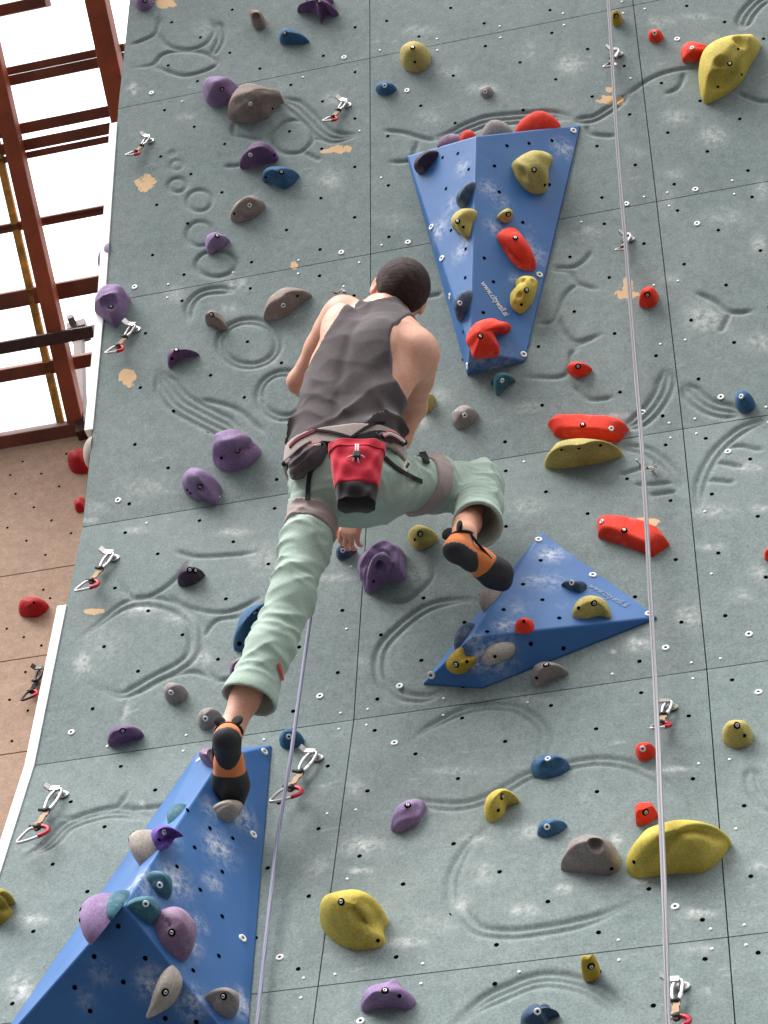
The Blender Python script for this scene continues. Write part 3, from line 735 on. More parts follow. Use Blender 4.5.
# ------------------------------------------------------------------ holds
HOLDS = {}
def vnormals(V, T, Q):
    Nn = np.zeros_like(V)
    for f in (T, Q):
        if not len(f): continue
        a, b, c = V[f[:, 0]], V[f[:, 1]], V[f[:, 2]]; n = np.cross(b - a, c - a)
        if f.shape[1] == 4: n = n + np.cross(V[f[:, 2]] - a, V[f[:, 3]] - a)
        for k in range(f.shape[1]):
            for d in range(3): Nn[:, d] += np.bincount(f[:, k], n[:, d], len(V))
    return Nn / (np.linalg.norm(Nn, axis=1)[:, None] + 1e-12)
def hold_mesh(name, base2, H, peak2, o, fr, mat, p=2.2, q=1.6, feats=None, nr=18, lump=.05, seed=0, soft=.7):
    """a cast hold: base outline (plane coordinates) swept up to a peak; feats(V, T, Q) presses finger dents and ribs into the skin"""
    r_, t_, n_ = fr
    b = np.asarray(base2, float); na = len(b)
    bs = b.copy(); kk = max(1, na // 10)
    for _ in range(3): bs = np.mean([np.roll(bs, i, 0) for i in range(-kk, kk + 1)], 0)
    ts = (1 - (1 - np.linspace(0, 1, nr + 1)) ** 1.6)[1:]
    pk = np.asarray(peak2)
    xy = [pk[None]]; hh = [np.array([H])]
    for t in ts:
        w_ = soft * (1 - t ** 1.5); bb = bs * w_ + b * (1 - w_)
        xy.append(pk + (bb - pk) * t); hh.append(np.full(na, H * max(1 - t ** p, 0) ** (1 / q)))
    xy = np.concatenate(xy); hh = np.concatenate(hh)
    tt = np.concatenate([[0], np.repeat(ts, na)])
    g = np.random.default_rng(seed); sz = np.ptp(b, axis=0).max()
    if lump:
        L = np.zeros(len(xy))
        for _ in range(5):
            k = g.normal(size=2) * 2.2 / sz * math.pi; L += np.sin(xy @ k + g.uniform(0, 6.28)) / 5
        hh = hh + L * lump * H * 1.6 * np.clip((1 - tt) * 6, 0, 1)
    hh = np.maximum(hh, 0); hh[tt >= 1] = -.002
    V = xy[:, :1] * r_ + xy[:, 1:] * t_ + hh[:, None] * n_
    k = np.arange(na); k1 = (k + 1) % na
    T = np.stack([np.zeros(na, int), 1 + k, 1 + k1], 1)
    Q = np.concatenate([np.stack([1 + j*na + k, 1 + (j+1)*na + k, 1 + (j+1)*na + k1, 1 + j*na + k1], 1) for j in range(nr - 1)])
    area = np.sum(b[:, 0] * np.roll(b[:, 1], -1) - np.roll(b[:, 0], -1) * b[:, 1])
    if area < 0: T = T[:, ::-1]; Q = Q[:, ::-1]
    if feats is not None: V = feats(V, T, Q, np.clip((1 - tt) * 14, 0, 1), o)
    F_ = lambda: [tuple(f) for f in T] + [tuple(f) for f in Q]
    if name is None: return V + o, F_()
    ob = mesh_np(name, V, [T, Q], mat)
    ob.location = o
    bpy.context.view_layer.update()
    return ob, V + o, F_()
def bolt(parent, X, n, style, r=.012):
    mb = MB()
    if style == 'w':
        mb.disc((0, 0, 0), n, r, 18, .003, m=0, inner=r * .42, m_in=2); nm = 'bolt'
    elif style == 'd':
        mb.disc((0, 0, 0), n, r * 1.15, 18, .0015, m=2, inner=r * .8); mb.disc(n * .0005, n, r * .8, 14, .001, m=2); mb.disc(n * .001, n, r * .62, 14, .003, m=1, inner=r * .26, m_in=2); nm = 'bolt'
    else:
        mb.disc((0, 0, 0), n, r * .62, 12, .0008, m=2); nm = 'screw_hole'
    ob = mb.build(nm, [M['white'], M['alu'], M['black']], parent)
    ob.location = X
    ob.matrix_parent_inverse = parent.matrix_world.inverted()
def hold(label, mat, key, outline, H, bolts=(), on=None, peak=None, dents=(), ridges=(), p=2.3, q=1.7, na=48, lump=.05, lean=.42, plane=None, group=None, name='climbing_hold', nr=18, sharp=False, bolt_r=.0088, soft=.7):
    """the outline is how the hold reads from the ground; its base, height and shape are worked out on the surface it is bolted to"""
    pts = cv(key, outline)
    ctr = np.mean(pts, 0) if peak is None else np.array(cv1(key, peak))
    if plane is not None: o, n = plane
    elif on is None: o, n = wall_plane(*ctr)
    else:
        h = VOL[on][1].ray_cast(Vector(CAM), Vector(ray(*(cv1(key, peak) if peak is not None else ctr))))
        o, n = np.array(h[0]), np.array(h[1])
        if n @ ray(*ctr) > 0: n = -n
    fr = frame_from(n); r_, t_, n_ = fr
    org = hit_plane(*ctr, o, n, 0)
    if sharp:
        dense = []
        for i in range(len(pts)):
            a, b = np.array(pts[i]), np.array(pts[(i+1) % len(pts)])
            for j in range(max(2, na // len(pts))): dense.append(a + (b - a) * j / max(2, na // len(pts)))
        dense = np.array(dense)
    else: dense = catmull(pts, na)
    half = max(1.0, np.ptp(dense[:, 1]) / 2); my = (dense[:, 1].max() + dense[:, 1].min()) / 2
    def down(px, py, h): 
        X = hit_plane(px, py, o, n, h) - org
        return np.array([X @ r_, X @ t_])
    base = np.array([down(px, py, lean * H * min(max((my - py) / half, 0), 1)) for px, py in dense])
    pk = down(*ctr, .75 * H)
    mid = base.mean(0)
    if peak is None: pk = pk * .5 + mid * .5
    sc_ = np.linalg.norm(org - CAM) / F        # metres per pixel square to the view
    def feats(V, T, Q, free, o_):
        if not dents and not ridges: return V
        Nn = vnormals(V, T, Q)
        pre = bvh_of(V + o_, [tuple(f) for f in T] + [tuple(f) for f in Q])
        def onto(px, py):
            hq = pre.ray_cast(Vector(CAM), Vector(ray(px, py)))
            return None if hq[0] is None else (np.array(hq[0]) - o_, np.array(hq[1]))
        D = np.zeros_like(V)
        for x, y, rr, dep in dents:
            c = onto(*cv1(key, (x, y)))
            if c is None: continue
            rad = rr * CR[key][2] * sc_ * 1.25; nn = c[1] if c[1] @ ray(*ctr) < 0 else -c[1]
            D -= (dep * np.clip(1 - ((V - c[0])**2).sum(1) / rad**2, 0, 1) ** 1.2)[:, None] * nn
        for ln, wd, hg in ridges:
            pts3 = [q_ for q_ in (onto(*q_) for q_ in catmull(cv(key, ln), 8 * len(ln), False)) if q_ is not None]
            if len(pts3) < 2: continue
            L = np.array([q_[0] for q_ in pts3]); dm_ = np.full(len(V), 9.0); wt = np.zeros(len(V))
            for i in range(len(L) - 1):
                a, d = L[i], L[i+1] - L[i]; tq = np.clip(((V - a) @ d) / (d @ d + 1e-12), 0, 1)
                dd = ((V - a - tq[:, None] * d)**2).sum(1); e_ = min(1.0, 4 * min(i + 1, len(L) - 1 - i) / len(L) + .25)
                wt = np.where(dd < dm_, e_, wt); dm_ = np.minimum(dm_, dd)
            D += (hg * wt * np.exp(-dm_ / (2 * wd * wd)))[:, None] * Nn
        return V + D * free[:, None]
    ob, V, Fc = hold_mesh(name, base, H, pk, org, fr, M[mat], p, q, feats, seed=len(HOLDS) + 3, lump=lump, nr=nr, soft=soft)
    bv = bvh_of(V, Fc)
    for style, x, y in bolts:
        h = bv.ray_cast(Vector(CAM), Vector(ray(*cv1(key, (x, y)))))
        if h[0] is None: continue
        nn = np.array(h[1]); nn = nn if nn @ ray(*cv1(key, (x, y))) < 0 else -nn
        bolt(ob, np.array(h[0]) + nn * .0008, nn, style, bolt_r)
    tag(ob, label, 'climbing hold', group)
    HOLDS[label] = (ob, bv)
    return ob
def hold_at(label, mat, o, n, up, ru, rv, H, bolts=(), p=2.2, q=1.7, group=None, seed=0, lump=.06, egg=.2):
    """a hold given by its foot on a surface seen nearly edge on"""
    n = unit(n); t = np.asarray(up, float); t = unit(t - n * (t @ n)); r_ = np.cross(t, n); fr = (r_, t, n)
    a = np.linspace(0, 2 * math.pi, 48, endpoint=False)
    base = np.stack([ru * np.cos(a) * (1 + egg * np.sin(a)), rv * np.sin(a)], 1)
    ob, V, Fc = hold_mesh('climbing_hold', base, H, (0, rv * .1), np.asarray(o, float), fr, M[mat], p, q, seed=seed + 50, lump=lump)
    bv = bvh_of(V, Fc)
    for style, du, dv in bolts:
        q0 = np.asarray(o) + r_ * du * ru + t * dv * rv + n * (H + .2)
        h = bv.ray_cast(Vector(q0), Vector(-n))
        if h[0] is not None: bolt(ob, np.array(h[0]) + np.array(h[1]) * .0008, np.array(h[1]), style, .009)
    tag(ob, label, 'climbing hold', group); HOLDS[label] = (ob, bv)
    return ob

# --- on the grey-green panels
hold('small purple hold in the top left corner of the climbing wall', 'purple', 'a', [(398,-22),(450,-25),(454,10),(438,29),(412,30),(398,10)], .05, [('d',428,2)])
hold('hollow brown-grey cup near the top edge, left of the small blue hold', 'brown', 'b', [(0,45),(18,37),(37,42),(47,65),(44,82),(28,87),(10,80)], .07, dents=[(15,50,11,.04)], p=4)
hold('purple five-armed star hold at the top edge of the wall', 'deep_purple', 'b', [(140,36),(170,22),(162,-12),(200,-18),(242,-12),(238,20),(263,42),(246,50),(224,46),(210,71),(196,40),(168,38)], .07, [('d',203,5)], peak=(205,12), na=72, soft=.1)
hold('small blue thorn hold near the top edge, under the purple star', 'blue', 'b', [(91,100),(104,84),(124,88),(150,110),(175,122),(160,131),(120,132),(90,129)], .055, [('d',104,98)], peak=(112,100))
hold('round purple hold behind the large grey-brown one, upper left', 'purple', 'A', [(80,180),(100,122),(150,90),(205,92),(245,130),(292,165),(272,222),(240,256),(160,273),(110,263),(86,222)], .10, [('d',188,172),('h',258,190)], ridges=[([(110,250),(160,150),(230,120)], .012, .012)], lean=.5)
hold('large grey-brown hold with a diagonal rib, beside the round purple hold', 'brown', 'A', [(231,325),(250,258),(290,172),(340,137),(400,140),(470,165),(530,200),(546,235),(505,290),(460,346),(380,366),(290,371),(238,352)], .12, [('w',356,258),('h',487,287)], ridges=[([(255,335),(350,255),(470,207),(540,217)], .012, .02)], dents=[(412,250,48,.018)], lean=.5)
hold('glossy plum purple hold above the blue one, upper left', 'deep_purple', 'A', [(294,632),(350,560),(355,510),(390,484),(440,490),(500,535),(523,582),(500,606),(420,621),(340,641)], .09, [('w',357,558),('h',498,563)], peak=(415,540))
hold('blue lumpy hold with two holes, under the plum purple one', 'blue', 'A', [(430,705),(445,660),(480,640),(525,642),(560,630),(620,655),(646,685),(610,736),(560,762),(520,750),(480,725),(440,726)], .07, [('d',540,662),('h',447,692)], dents=[(505,690,28,.015)])
hold('brown teardrop hold left of the blue lumpy one', 'brown', 'A', [(243,937),(265,888),(320,820),(370,794),(420,815),(442,855),(430,892),(370,936),(290,957),(252,950)], .07, [('w',352,858),('h',262,907)], dents=[(340,855,48,.022)])
hold('small purple hold over the lowest of the moulded rings, upper left', 'purple', 'a', [(608,722),(618,695),(640,684),(676,705),(672,722),(645,736),(616,752)], .055, [('d',641,697)])
hold('lilac ring-shaped hold overhanging the left edge of the wall', 'purple', 'd', [(284,182),(292,120),(330,98),(366,108),(379,145),(375,190),(345,229),(325,219),(288,192)], .11, [('d',328,168)], dents=[(325,150,26,.055)], ridges=[([(296,160),(300,125),(330,108),(358,120),(366,160)], .012, .012)], peak=(330,165), p=2.6, na=60, nr=26, lean=.55)
hold('small brown-grey peg beside the moulded rings, left of the climber', 'brown', 'E', [(238,226),(247,190),(270,177),(300,185),(320,220),(330,246),(310,257),(268,239)], .06, [('d',264,190)], peak=(268,198))
hold('brown-grey leaf-shaped hold by the climber\'s left shoulder', 'brown', 'E', [(486,206),(500,160),(540,95),(590,69),(640,71),(687,95),(650,136),(600,186),(550,209),(498,213)], .07, [('w',568,150),('h',629,110)])
hold('small purple thorn pointing right, under the lilac ring hold', 'deep_purple', 'E', [(79,416),(79,364),(105,334),(130,335),(208,355),(170,369),(125,386),(100,412)], .05, [('d',113,343),('h',94,378)], peak=(110,355))
hold('large purple hat-shaped hold with a brim, left of the climber\'s waist', 'purple', 'E', [(273,826),(284,798),(274,740),(295,694),(345,671),(400,685),(430,728),(466,755),(470,792),(430,831),(370,856),(310,851)], .12, [('d',374,770),('h',305,802)], ridges=[([(278,800),(345,808),(410,770),(460,735)], .012, -.030)], peak=(345,745), lean=.55, p=3)
hold('lilac drop-shaped hold with pointed foot, below the purple hat hold', 'purple', 'E', [(141,896),(160,850),(200,837),(250,865),(304,925),(297,960),(283,1005),(245,986),(190,976),(148,946)], .10, [('d',214,925),('h',160,938),('h',172,952)], dents=[(214,925,24,.02)], ridges=[([(214,940),(285,995)], .008, .012)])
hold('dark purple pill-shaped hold above the large moulded ring', 'dark', 'g', [(527,242),(534,214),(560,197),(596,205),(603,225),(580,246),(550,256),(530,254)], .06, [('d',560,207),('d',576,208)])
hold('long blue bar hold half hidden behind the climber\'s left knee', 'blue', 'K', [(128,548),(160,450),(188,350),(240,218),(330,138),(420,108),(505,88),(470,200),(390,250),(300,350),(250,430),(222,560),(170,575)], .075, [('d',316,208),('h',182,500)], peak=(270,300), na=60, bolt_r=.013)
hold('purple hold peeking out behind the climber\'s left calf', 'mauve', 'K', [(100,800),(130,700),(180,640),(240,640),(240,760),(170,845),(112,885)], .06)
hold('round taupe hold below the large moulded ring', 'grey', 'g', [(488,570),(496,550),(520,541),(546,552),(553,576),(540,596),(512,603),(491,592)], .06, [('w',506,568)])
hold('small taupe hold beside the climber\'s left ankle', 'grey', 'g', [(585,656),(600,625),(625,612),(649,625),(649,650),(625,673),(596,677)], .05, [('w',607,645)])
hold('purple wedge-shaped hold just above the blue pyramid volume', 'deep_purple', 'g', [(321,716),(330,690),(355,671),(395,665),(421,685),(421,703),(385,713),(350,726),(324,727)], .06, [('d',362,680)], ridges=[([(335,710),(375,690),(410,692)], .006, .01)])
hold('small blue dome crossed by the grey-blue rope, right of the climber\'s foot', 'blue', 'h', [(88,721),(95,695),(120,681),(150,690),(160,716),(140,731),(105,736)], .055, [('w',115,698)])
hold('big wavy purple hold with concentric ribs, between the climber\'s legs', 'purple', 'F', [(69,281),(85,240),(120,190),(150,157),(190,151),(236,170),(246,230),(256,300),(225,311),(170,321),(125,357),(95,352),(85,315)], .10, [('h',128,312)], dents=[(152,248,17,.035)], ridges=[([(110,345),(112,290),(128,240),(152,216),(180,228),(186,262),(178,300)], .0055, .012),([(84,312),(92,250),(130,188),(180,172),(212,215),(222,290)], .006, .014),([(98,330),(102,265),(130,212),(168,192),(198,222),(205,285)], .0045, -.008)], peak=(155,245), lean=.55, nr=48, na=144, p=3)
hold('olive-yellow ball hold beside the heel of the climber\'s raised foot', 'olive', 'F', [(264,150),(280,114),(310,101),(350,115),(379,150),(350,176),(310,193),(280,181)], .07, [('d',308,130),('h',288,152)], ridges=[([(290,180),(330,160),(370,160)], .006, .008)])
hold('small blue hold gripped by the climber\'s lowered hand', 'navy', 'L', [(268,562),(300,500),(360,474),(420,471),(477,510),(430,571),(350,612),(298,617)], .05, [('w',335,512)])
hold('flat round grey hold to the right of the climber\'s hip', 'grey', 'e', [(594,496),(610,467),(640,456),(669,475),(669,500),(640,523),(608,526)], .05, [('w',634,488)])
hold('small blue hold just under the tip of the tall blue wedge', 'teal', 'C', [(360,792),(395,740),(430,720),(480,735),(502,770),(450,812),(405,862),(383,846),(378,800)], .06, [('w',424,770)])
hold('small dark blue oval hold near the upper middle, below the yellow pear hold', 'blue', 'b', [(371,265),(385,245),(405,239),(433,262),(415,279),(385,281)], .04, [('w',398,253)])
hold('yellow pear-shaped hold near the top middle of the wall', 'olive', 'b', [(444,165),(455,139),(475,121),(505,124),(531,155),(533,186),(510,211),(480,214),(454,201)], .085, [('d',481,141),('h',487,183)])
hold('tiny grey round hold in a chalk streak, upper middle', 'grey', 'b', [(679,275),(688,256),(708,254),(719,270),(712,286),(691,288)], .03, [('w',695,270)])
hold('small orange-red knob near the top right, left of the red rock hold', 'red', 'c', [(414,108),(420,92),(436,87),(456,100),(457,116),(440,127),(420,123)], .045, [('w',433,97)])
hold('orange-red faceted hold touching the large yellow one at top right', 'red', 'c', [(512,150),(530,124),(560,124),(600,150),(575,179),(545,183),(517,184)], .055, [('w',544,142)], ridges=[([(520,178),(548,150),(595,152)], .006, .012)])
hold('large yellow leaf-shaped hold with round dents, top right', 'yellow', 'c', [(564,210),(575,163),(610,118),(660,90),(722,84),(743,105),(736,140),(716,190),(690,240),(650,276),(589,307),(571,286),(564,245)], .12, [('d',655,188),('h',620,257),('h',680,145),('h',690,220)], dents=[(625,240,28,.042),(692,118,24,.036),(628,185,17,.03),(668,215,14,.02)], ridges=[([(600,290),(640,235),(660,190),(720,105)], .01, .012)], lean=.5)
hold('small mustard stub next to the rope at the top edge', 'mustard', 'c', [(306,56),(310,42),(330,37),(339,58),(330,77),(311,76)], .06, [('d',320,47)])
hold('orange-red bean hold beside the bare patch, right of the rope', 'red', 'f', [(387,160),(395,135),(415,111),(432,111),(443,130),(441,156),(420,171),(394,169)], .065, [('d',412,132)])
hold('small orange-red hold right of the foot of the tall blue wedge', 'red', 'f', [(174,352),(190,334),(215,334),(249,353),(225,373),(194,376)], .05, [('d',207,343)])
hold('long red plate hold lying level above the yellow ledge hold', 'red', 'D', [(82,208),(110,171),(240,166),(400,184),(455,207),(476,236),(430,301),(300,291),(150,281),(118,268)], .05, [('d',254,216),('w',390,234)], p=7, q=1.3, lean=.5, sharp=True, na=60, soft=.0)
hold('long red plate hold tilted down to the right, crossed by the rope', 'red', 'D', [(317,665),(340,647),(440,661),(560,694),(632,738),(672,795),(590,850),(480,806),(328,758)], .05, [('d',453,722),('w',346,680)], p=7, q=1.3, lean=.5, sharp=True, na=60, soft=.0)
hold('yellow boat-shaped ledge hold under the level red plate', 'olive', 'D', [(70,417),(100,370),(160,303),(220,279),(290,284),(370,315),(447,356),(400,381),(320,401),(220,417),(120,427)], .11, [('h',152,335),('h',235,326),('h',338,313)], ridges=[([(105,375),(150,348),(235,345),(345,325),(410,345)], .010, -.016)], lean=.5, peak=(250,345), lump=.0)
hold('small blue hold at the right edge of the picture, above the wall joint', 'blue', 'f', [(671,451),(680,415),(705,419),(731,455),(716,479),(684,476)], .06, [('w',690,433)])
hold('yellow round hold near the right edge, beside a wall joint', 'olive', 'i', [(634,700),(645,665),(675,652),(710,665),(725,700),(711,726),(670,733),(639,721)], .07, [('d',676,666),('h',698,696)])
hold('orange-red hold cut by the right edge of the picture', 'red', 'i', [(757,166),(768,149),(795,149),(795,180),(764,181)], .045)
hold('orange-red knob left of the rope, below the hanging quickdraw', 'red', 'i', [(376,745),(388,728),(410,721),(434,732),(437,751),(420,767),(389,769)], .05, [('w',398,734)])
hold('blue hold with three scooped dents, right of the lower middle', 'blue', 'H', [(167,106),(185,75),(215,67),(255,75),(273,96),(255,121),(210,134),(178,129)], .05, [('w',214,80)], dents=[(208,97,13,.012),(243,92,15,.014),(235,112,14,.012)])
hold('yellow bean hold on the moulded curves, left of the blue scooped hold', 'yellow', 'H', [(41,226),(55,185),(85,164),(120,168),(133,190),(105,206),(90,236),(65,253),(44,246)], .07, [('d',87,182),('h',77,220)])
hold('small blue oval hold above the grey dome', 'blue', 'H', [(185,281),(200,255),(235,242),(266,258),(250,281),(215,294),(190,293)], .04, [('w',211,265)])
hold('orange-red block left of the rope, above the huge yellow hold', 'red', 'H', [(454,241),(468,211),(505,206),(518,239),(485,259),(457,263)], .05, [('d',481,225)], p=5, q=1.4, sharp=True, soft=0)
hold('grey dome hold with a deep pocket, left of the huge yellow hold', 'grey', 'H', [(251,377),(275,330),(310,289),(345,279),(380,300),(412,350),(407,386),(370,400),(310,392),(258,387)], .10, [('h',388,380)], dents=[(346,316,20,.045)], lean=.6, peak=(338,325))
hold('huge yellow hold with a curved rib, behind the rope at lower right', 'yellow', 'H', [(429,376),(450,345),(500,290),(560,247),(610,241),(670,258),(711,285),(713,316),(690,352),(640,390),(560,394),(470,407),(438,397)], .13, [('h',450,362)], ridges=[([(462,400),(520,335),(575,287),(635,275),(685,300)], .0085, -.022)], lump=.02, lean=.55, na=72, nr=26)
hold('big yellow ball hold with a diagonal groove, lower middle', 'yellow', 'k', [(211,466),(225,420),(260,381),(300,369),(345,381),(386,420),(409,465),(395,492),(399,530),(360,548),(300,548),(245,521),(217,491)], .14, [('d',270,407),('h',378,521)], ridges=[([(300,415),(335,462),(400,482)], .016, -.030)], dents=[(400,485,25,.015)], lean=.6, na=72, nr=26, p=2.6)
hold('lilac ridged hold above the big yellow ball', 'purple', 'k', [(417,191),(430,150),(465,114),(500,97),(518,110),(513,145),(490,181),(450,203),(424,201)], .06, [('d',466,123)], ridges=[([(428,190),(450,165),(490,150),(505,120)], .006, .010),([(440,195),(475,180),(500,150)], .006, .009)])
hold('purple claw-shaped hold under the big yellow ball', 'purple', 'k', [(329,727),(335,695),(375,665),(420,650),(435,627),(452,668),(490,700),(470,727),(430,720),(380,721),(345,733)], .07, [('d',399,670),('h',441,685)], peak=(405,690))
hold('mustard cylinder stub at the bottom, right of the middle', 'mustard', 'l', [(221,631),(225,590),(245,577),(266,588),(273,616),(265,633),(240,641)], .075, [('d',245,597)], p=4, lean=.6)
hold('blue star-shaped hold at the bottom edge', 'navy', 'l', [(38,775),(50,735),(85,709),(108,725),(120,703),(130,730),(153,742),(122,756),(112,785),(60,792)], .06, [('w',87,731)], peak=(90,745), na=60, soft=.15)
hold('yellow two-lobed hold cut by the left edge of the picture', 'mustard', 'j', [(-32,402),(-20,370),(10,365),(36,385),(39,406),(22,424),(39,436),(15,467),(-22,478)], .09, ridges=[([(-25,425),(35,428)], .008, -.03)], peak=(-2,415))
hold('grey fin-shaped hold under the blue triangle volume', 'grey', 'i', [(72,532),(80,500),(105,474),(135,475),(180,512),(140,526),(100,547),(79,550)], .06, [('d',113,488),('h',84,525)], peak=(108,505), lean=.55)
hold('small olive hold half hidden by the climber\'s right forearm', 'olive', 'I', [(419,398),(427,391),(435,397),(433,409),(424,413)], .05)
hold('small lilac hold beneath the shoe strap of the climber\'s left foot', 'mauve', 'O', [(80,560),(95,510),(130,480),(140,520),(110,565)], .04)
# --- on the tall wedge
W_ = 'wedge_volume'
hold('dark plum hold on the upper left corner of the tall blue wedge', 'dark', 'B', [(67,241),(72,200),(100,155),(133,151),(131,190),(112,222),(86,247)], .05, on=W_)
hold('large olive-yellow hold high on the right face of the tall blue wedge', 'olive', 'B', [(432,211),(450,180),(500,150),(545,146),(586,175),(586,206),(565,242),(563,310),(530,324),(490,312),(448,265)], .085, [('d',515,230),('h',556,288)], on=W_, ridges=[([(450,205),(490,230),(505,275),(512,312)], .008, .014)], dents=[(470,245,22,.012)])
hold('small olive bean hold right of the ridge of the tall blue wedge', 'olive', 'B', [(372,411),(395,384),(420,379),(434,405),(416,433),(394,431)], .045, [('d',416,400)], on=W_)
hold('red slab hold in the middle of the tall blue wedge', 'red', 'M', [(349,405),(360,379),(390,367),(411,385),(426,420),(452,470),(459,501),(430,504),(399,490),(369,450)], .055, [('d',400,408)], on=W_, ridges=[([(370,440),(420,495)], .006, -.01)])
hold('yellow peanut hold with finger dents, low on the tall blue wedge', 'yellow', 'C', [(472,290),(480,250),(515,210),(520,163),(555,140),(610,153),(637,200),(621,260),(601,320),(550,372),(509,366),(479,331)], .075, [('d',570,238),('h',540,322)], on=W_, dents=[(548,182,20,.014),(612,185,18,.012),(527,268,20,.012),(500,322,14,.010)])
hold('red hook-shaped hold at the foot of the tall blue wedge', 'red', 'C', [(214,542),(225,490),(270,424),(340,393),(390,390),(430,414),(476,430),(484,461),(450,491),(398,493),(364,522),(402,590),(402,626),(370,633),(300,641),(254,631),(239,586)], .07, [('d',298,510)], on=W_, peak=(290,500), na=90, nr=26, soft=.1)
hold('slate blue hold against the ridge, left face of the tall blue wedge', 'navy', 'B', [(223,366),(230,330),(255,289),(276,269),(279,310),(266,352),(248,377)], .04, on=W_)
hold('olive hold against the ridge, left face of the tall blue wedge', 'olive', 'B', [(206,441),(215,400),(245,374),(276,377),(281,420),(263,497),(234,476),(214,466)], .055, [('d',222,428),('h',243,450)], on=W_)
hold('slate blue teardrop low on the left face of the tall blue wedge', 'navy', 'C', [(159,371),(165,310),(185,250),(215,224),(233,260),(233,330),(206,392),(174,427)], .045, [('w',176,314)], on=W_)
# on its top, only their crowns show
def on_top(label, mat, fx, dpth, ru, rv, H, seed=0):
    """a hold on the wedge's top: fx along its edge, dpth from the wall joint (0) to the front edge (1)"""
    back = TL * (1 - fx) + TR * fx; k = (fx - .42)
    front = TL + (T1 - TL) * (fx / .42) if fx < .42 else T1 + (TR - T1) * ((fx - .42) / .58)
    nrm = np.cross(TR - TL, T1 - TL); nrm = nrm if nrm[2] > 0 else -nrm
    return hold_at(label, mat, back * (1 - dpth) + front * dpth, nrm, front - back, ru, rv, H, seed=seed)
on_top('plum hold peeking over the top left edge of the tall blue wedge', 'mauve', .27, .6, .055, .03, .04, 1)
on_top('small red hold peeking over the top edge of the tall blue wedge', 'red', .37, .6, .032, .03, .04, 2)
on_top('pale grey hold peeking over the top of the blue wedge, beside a large red one', 'grey', .53, .45, .060, .045, .060, 3)
on_top('large red hold peeking over the top edge of the tall blue wedge', 'red', .76, .35, .085, .045, .075, 4)
# --- on the triangle
T_ = 'triangle_volume'
hold('thin dark slate hold near the right edge of the blue triangle', 'navy', 'N', [(459,186),(475,171),(500,174),(532,188),(516,206),(490,201)], .03, [('w',489,178)], on=T_)
hold('olive-yellow half-moon hold on the blue triangle', 'olive', 'N', [(489,266),(505,235),(540,216),(575,221),(592,245),(600,280),(570,273),(530,281),(497,279)], .055, [('d',552,236),('h',508,250)], on=T_)
hold('orange-red knob at the ridge of the blue triangle', 'red', 'N', [(326,306),(335,287),(355,280),(381,297),(376,316),(350,322),(331,319)], .04, [('h',352,288)], on=T_)
hold('mustard hold on the dark underside of the blue triangle', 'mustard', 'N', [(132,411),(145,379),(170,367),(187,389),(217,391),(206,416),(180,437),(149,433)], .05, [('d',160,411),('h',190,403)], on=T_)
hold('chalk-covered grey hold on the dark underside of the blue triangle', 'pale', 'N', [(230,396),(250,364),(290,349),(327,354),(322,386),(280,406),(248,413)], .03, [('h',270,388)], on=T_)
def on_face(label, mat, A_, B2, C_, wa, wb, up, ru, rv, H, bolts=(), seed=0, **kw):
    """a hold on a volume face seen edge on: A + wa (B-A) + wb (C-A)"""
    nrm = np.cross(B2 - A_, C_ - A_); o = A_ + (B2 - A_) * wa + (C_ - A_) * wb
    if nrm @ np.array([-1.0, 0, 0]) < 0: nrm = -nrm
    return hold_at(label, mat, o, nrm, up, ru, rv, H, bolts, seed=seed, **kw)
rdg = a1 - b0
on_face('grey two-holed hold under the toe of the climber\'s raised foot', 'grey', a1, b0, b3, .42, .13, b0 - a1, .032, .085, .05, [('h', -.2, .3), ('h', -.2, -.4)], seed=5)
on_face('small red hold in front of the climber\'s raised toe, on the blue triangle', 'red', a1, b0, b3, .60, .12, b0 - a1, .022, .03, .045, seed=6)
on_face('dark slate hold low on the left face of the blue triangle', 'navy', a1, b0, b3, .12, .30, b0 - a1, .022, .07, .03, seed=7)
# --- on the pyramid
C_V = 'pyramid_volume'
hold('violet hold on the upper ridge of the blue pyramid', 'violet', 'G', [(349,271),(365,235),(390,204),(430,194),(467,222),(440,241),(410,282),(369,292)], .05, [('w',392,218),('h',375,250)], on=C_V, ridges=[([(365,285),(410,240),(455,222)], .006, -.010)])
hold('dark teal pointed hold, upper of the teal pair on the blue pyramid', 'teal', 'G', [(334,401),(345,375),(375,384),(406,420),(415,497),(380,487),(344,450)], .045, [('w',378,440)], on=C_V)
hold('teal hold next to the apex of the blue pyramid', 'teal', 'G', [(244,526),(270,489),(310,484),(346,500),(367,570),(346,607),(309,591),(269,556)], .05, [('w',318,518)], on=C_V)
hold('large pink-mauve hold with pits on the right face of the blue pyramid', 'mauve', 'G', [(361,611),(370,560),(400,529),(440,517),(471,545),(486,610),(507,660),(493,747),(465,760),(419,726),(374,671)], .075, [('d',428,640)], on=C_V, dents=[(388,580,8,.01),(404,590,8,.01),(414,606,9,.012),(450,720,14,.012)])
hold('pale grey hold on the dark underside of the blue pyramid', 'pale', 'G', [(326,992),(350,920),(370,830),(405,792),(446,820),(466,860),(456,911),(420,951),(359,987)], .07, [('d',399,890)], on=C_V)
hold('taupe hold at the lower right corner of the blue pyramid', 'grey', 'G', [(579,906),(600,874),(640,867),(676,895),(691,987),(650,994),(609,966)], .065, [('d',645,907)], on=C_V)
hold('grey-brown foothold under the toe of the climber\'s straight leg', 'pale', 'G', [(606,128),(616,98),(650,80),(700,92),(712,128),(696,160),(664,176),(628,160)], .055, on=C_V)
hold('mauve hold left of the shoe, at the top of the blue pyramid', 'mauve', 'O', [(13,692),(30,645),(75,612),(95,640),(90,720),(50,724)], .055, on=C_V, peak=(55,672))
